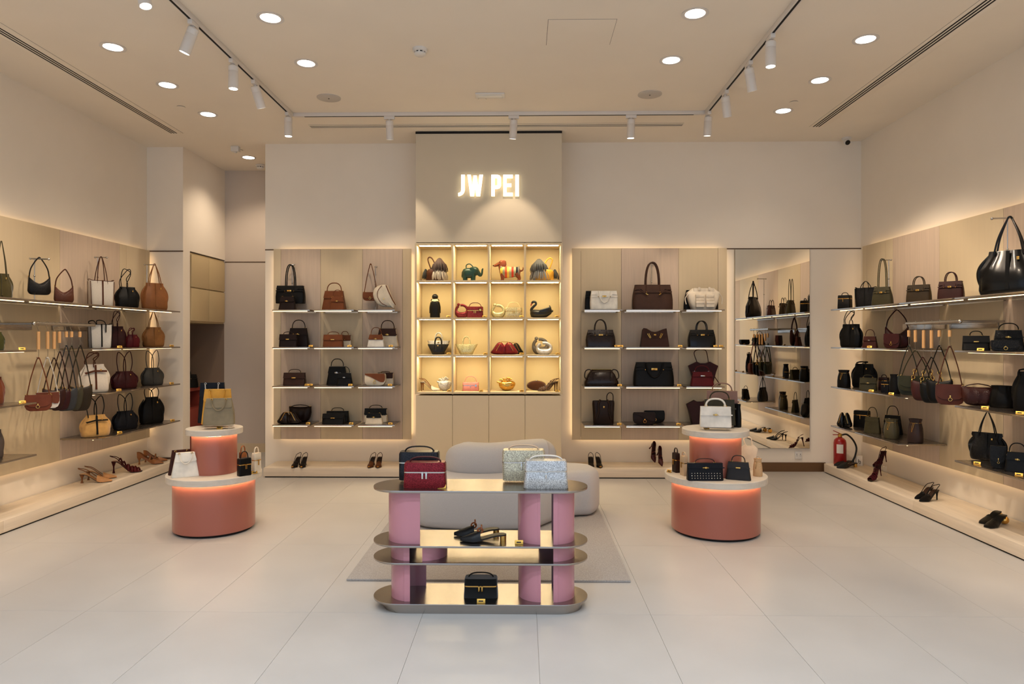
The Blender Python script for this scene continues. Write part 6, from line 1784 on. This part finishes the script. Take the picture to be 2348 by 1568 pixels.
MB().loft([(0, .036, .03), (.1, .032, .026)], 20, 6).build('carton', M('white_card', (222, 214, 204), .7), bx)
m = MB()
m.box(-.012, -.008, -.0325, -.031, .03, .068).box(-.008, .006, -.0325, -.031, .046, .050).box(.004, .008, -.0325, -.031, .03, .05).box(-.006, .010, -.0325, -.031, .022, .026)
m.build('mark', INK(), bx)

# bag on the counter in the niche
r = thing('satchel_bag', 'black satchel with two straps lying on the counter in the dark niche', 'bag', (-4.23, 8.46, .8405), radians(40))
birkin(r, .30, .16, .14, hh=.09, c=BLK, hw=.2)

# ------------------------------------------------------------------ price tags
def pb(lbl, px, row): price('gold price tag ' + lbl, px, ROWT[row], Y=7.135)
for lbl, px, row in (('beside the dark brown pair of bags, second row by the alcove', 712, 1), ('under the tan two tone bag, second row middle', 801, 1), ('beside the mini two tone bag, second row by the cubbies', 896, 1),
                     ('nearer the brown crocodile bag, third row by the alcove', 703, 2), ('at the shelf end past the brown crocodile bag, third row', 712, 2), ('nearer the mini black bag, third row middle', 803, 2), ('nearer the saddle bag, third row by the cubbies', 894, 2),
                     ('beside the butterfly clutch, bottom row by the alcove', 706, 3), ('nearer the black clutch, bottom row middle', 805, 3), ('beside the mini black and cream bag, bottom row', 895, 3),
                     ('nearer the glossy dark brown bag, second row by the cubbies', 1414, 1), ('at the shelf end past the glossy dark brown bag', 1424, 1), ('on the wide second row shelf right of the tower', 1560, 1),
                     ('nearer the glossy black bag, second row by the mirror', 1641, 1), ('at the shelf end past the glossy black bag', 1654, 1), ('beside the bowling bag, third row', 1421, 2), ('beside the large black satchel, third row', 1558, 2),
                     ('beside the drawstring bag, bottom row', 1420, 3), ('beside the flap clutches, bottom row wide shelf', 1556, 3)):
    pb(lbl, px, row)
for lbl, px, row in (('cut off bags shelf, left wall second row', 51, 1), ('cut off bags shelf, left wall third row', 52, 2), ('far end of the left second row', 394, 1), ('far end of the left third row', 394, 2), ('far end of the left bottom row', 396, 3),
                     ('beside the small red slouchy bag on the left wall', 275, 1), ('under the burgundy slouchy bag on the left wall', 273, 2), ('between sand suede and navy black bags on the left wall', 275, 3)):
    price('gold price tag at the ' + lbl if px != 275 and px != 273 else 'gold price tag ' + lbl, px, ROWT[row], X=-3.83, rz=50)
for lbl, px, row in (('before the mini brown red bag on the right wall', 1993, 1), ('before the olive flap bag on the right wall', 1997, 2), ('before the mini navy box bag', 2043, 2), ('before the near black top handle bag, right second row', 2248, 1),
                     ('before the burgundy wide bag on the right wall', 2258, 2), ('near the right photo edge, third row', 2338, 2), ('before the large black crocodile tote', 2240, 3), ('near the right photo edge, bottom row', 2336, 3)):
    price('gold price tag ' + lbl, px, ROWT[row], X=3.24, rz=-45)
def pz(lbl, px, py, z, rz=0):
    X, Y = hitZ(px, py, z)
    t = price('gold price tag ' + lbl, px, z, Y=Y, rz=rz)
pz('in front of the red glitter bag on the pink table', 1013, 1120, ZTT)
pz('in front of the silver mesh bag on the pink table', 1275, 1120, ZTT)
pz('beside the woven mules on the pink table', 1190, 1248, ZT[1][1] + .0005)
pz('in front of the black velvet bag on the pink table', 1103, 1383, .0575)
pz('in front of the taupe handbag on the left display', 503, 984, ZD2)
pz('in front of the white crocodile bag on the right display', 1620, 984, ZD2)
pz('beside the cream box bag on the left display', 584, 1086, ZD1, 40)
pz('at the outer edge of the right display lower tier', 1533, 1083, ZD1, -60)
pz('before the wicker bag on the right display lower tier', 1741, 1083, ZD1, 30)
for px, row, lbl in ((1028, 1, 'in the cubby of the black round headed bag'), (1111, 1, 'in the cubby of the burgundy glitter bags'), (1196, 1, 'in the cubby of the champagne glitter bags'), (1277, 1, 'in the swan cubby'),
                     (1029, 2, 'in the black basket bag cubby'), (1113, 2, 'in the champagne basket bag cubby'), (1196, 2, 'in the butterfly clutch cubby'), (1279, 2, 'in the silver crescent bag cubby'),
                     (1030, 3, 'in the white heels cubby'), (1103, 3, 'in the pink vanity bag cubby'), (1196, 3, 'in the gold heart cubby'), (1278, 3, 'in the leopard heels cubby')):
    price('gold price tag ' + lbl, px, CZ[row], Y=7.125)
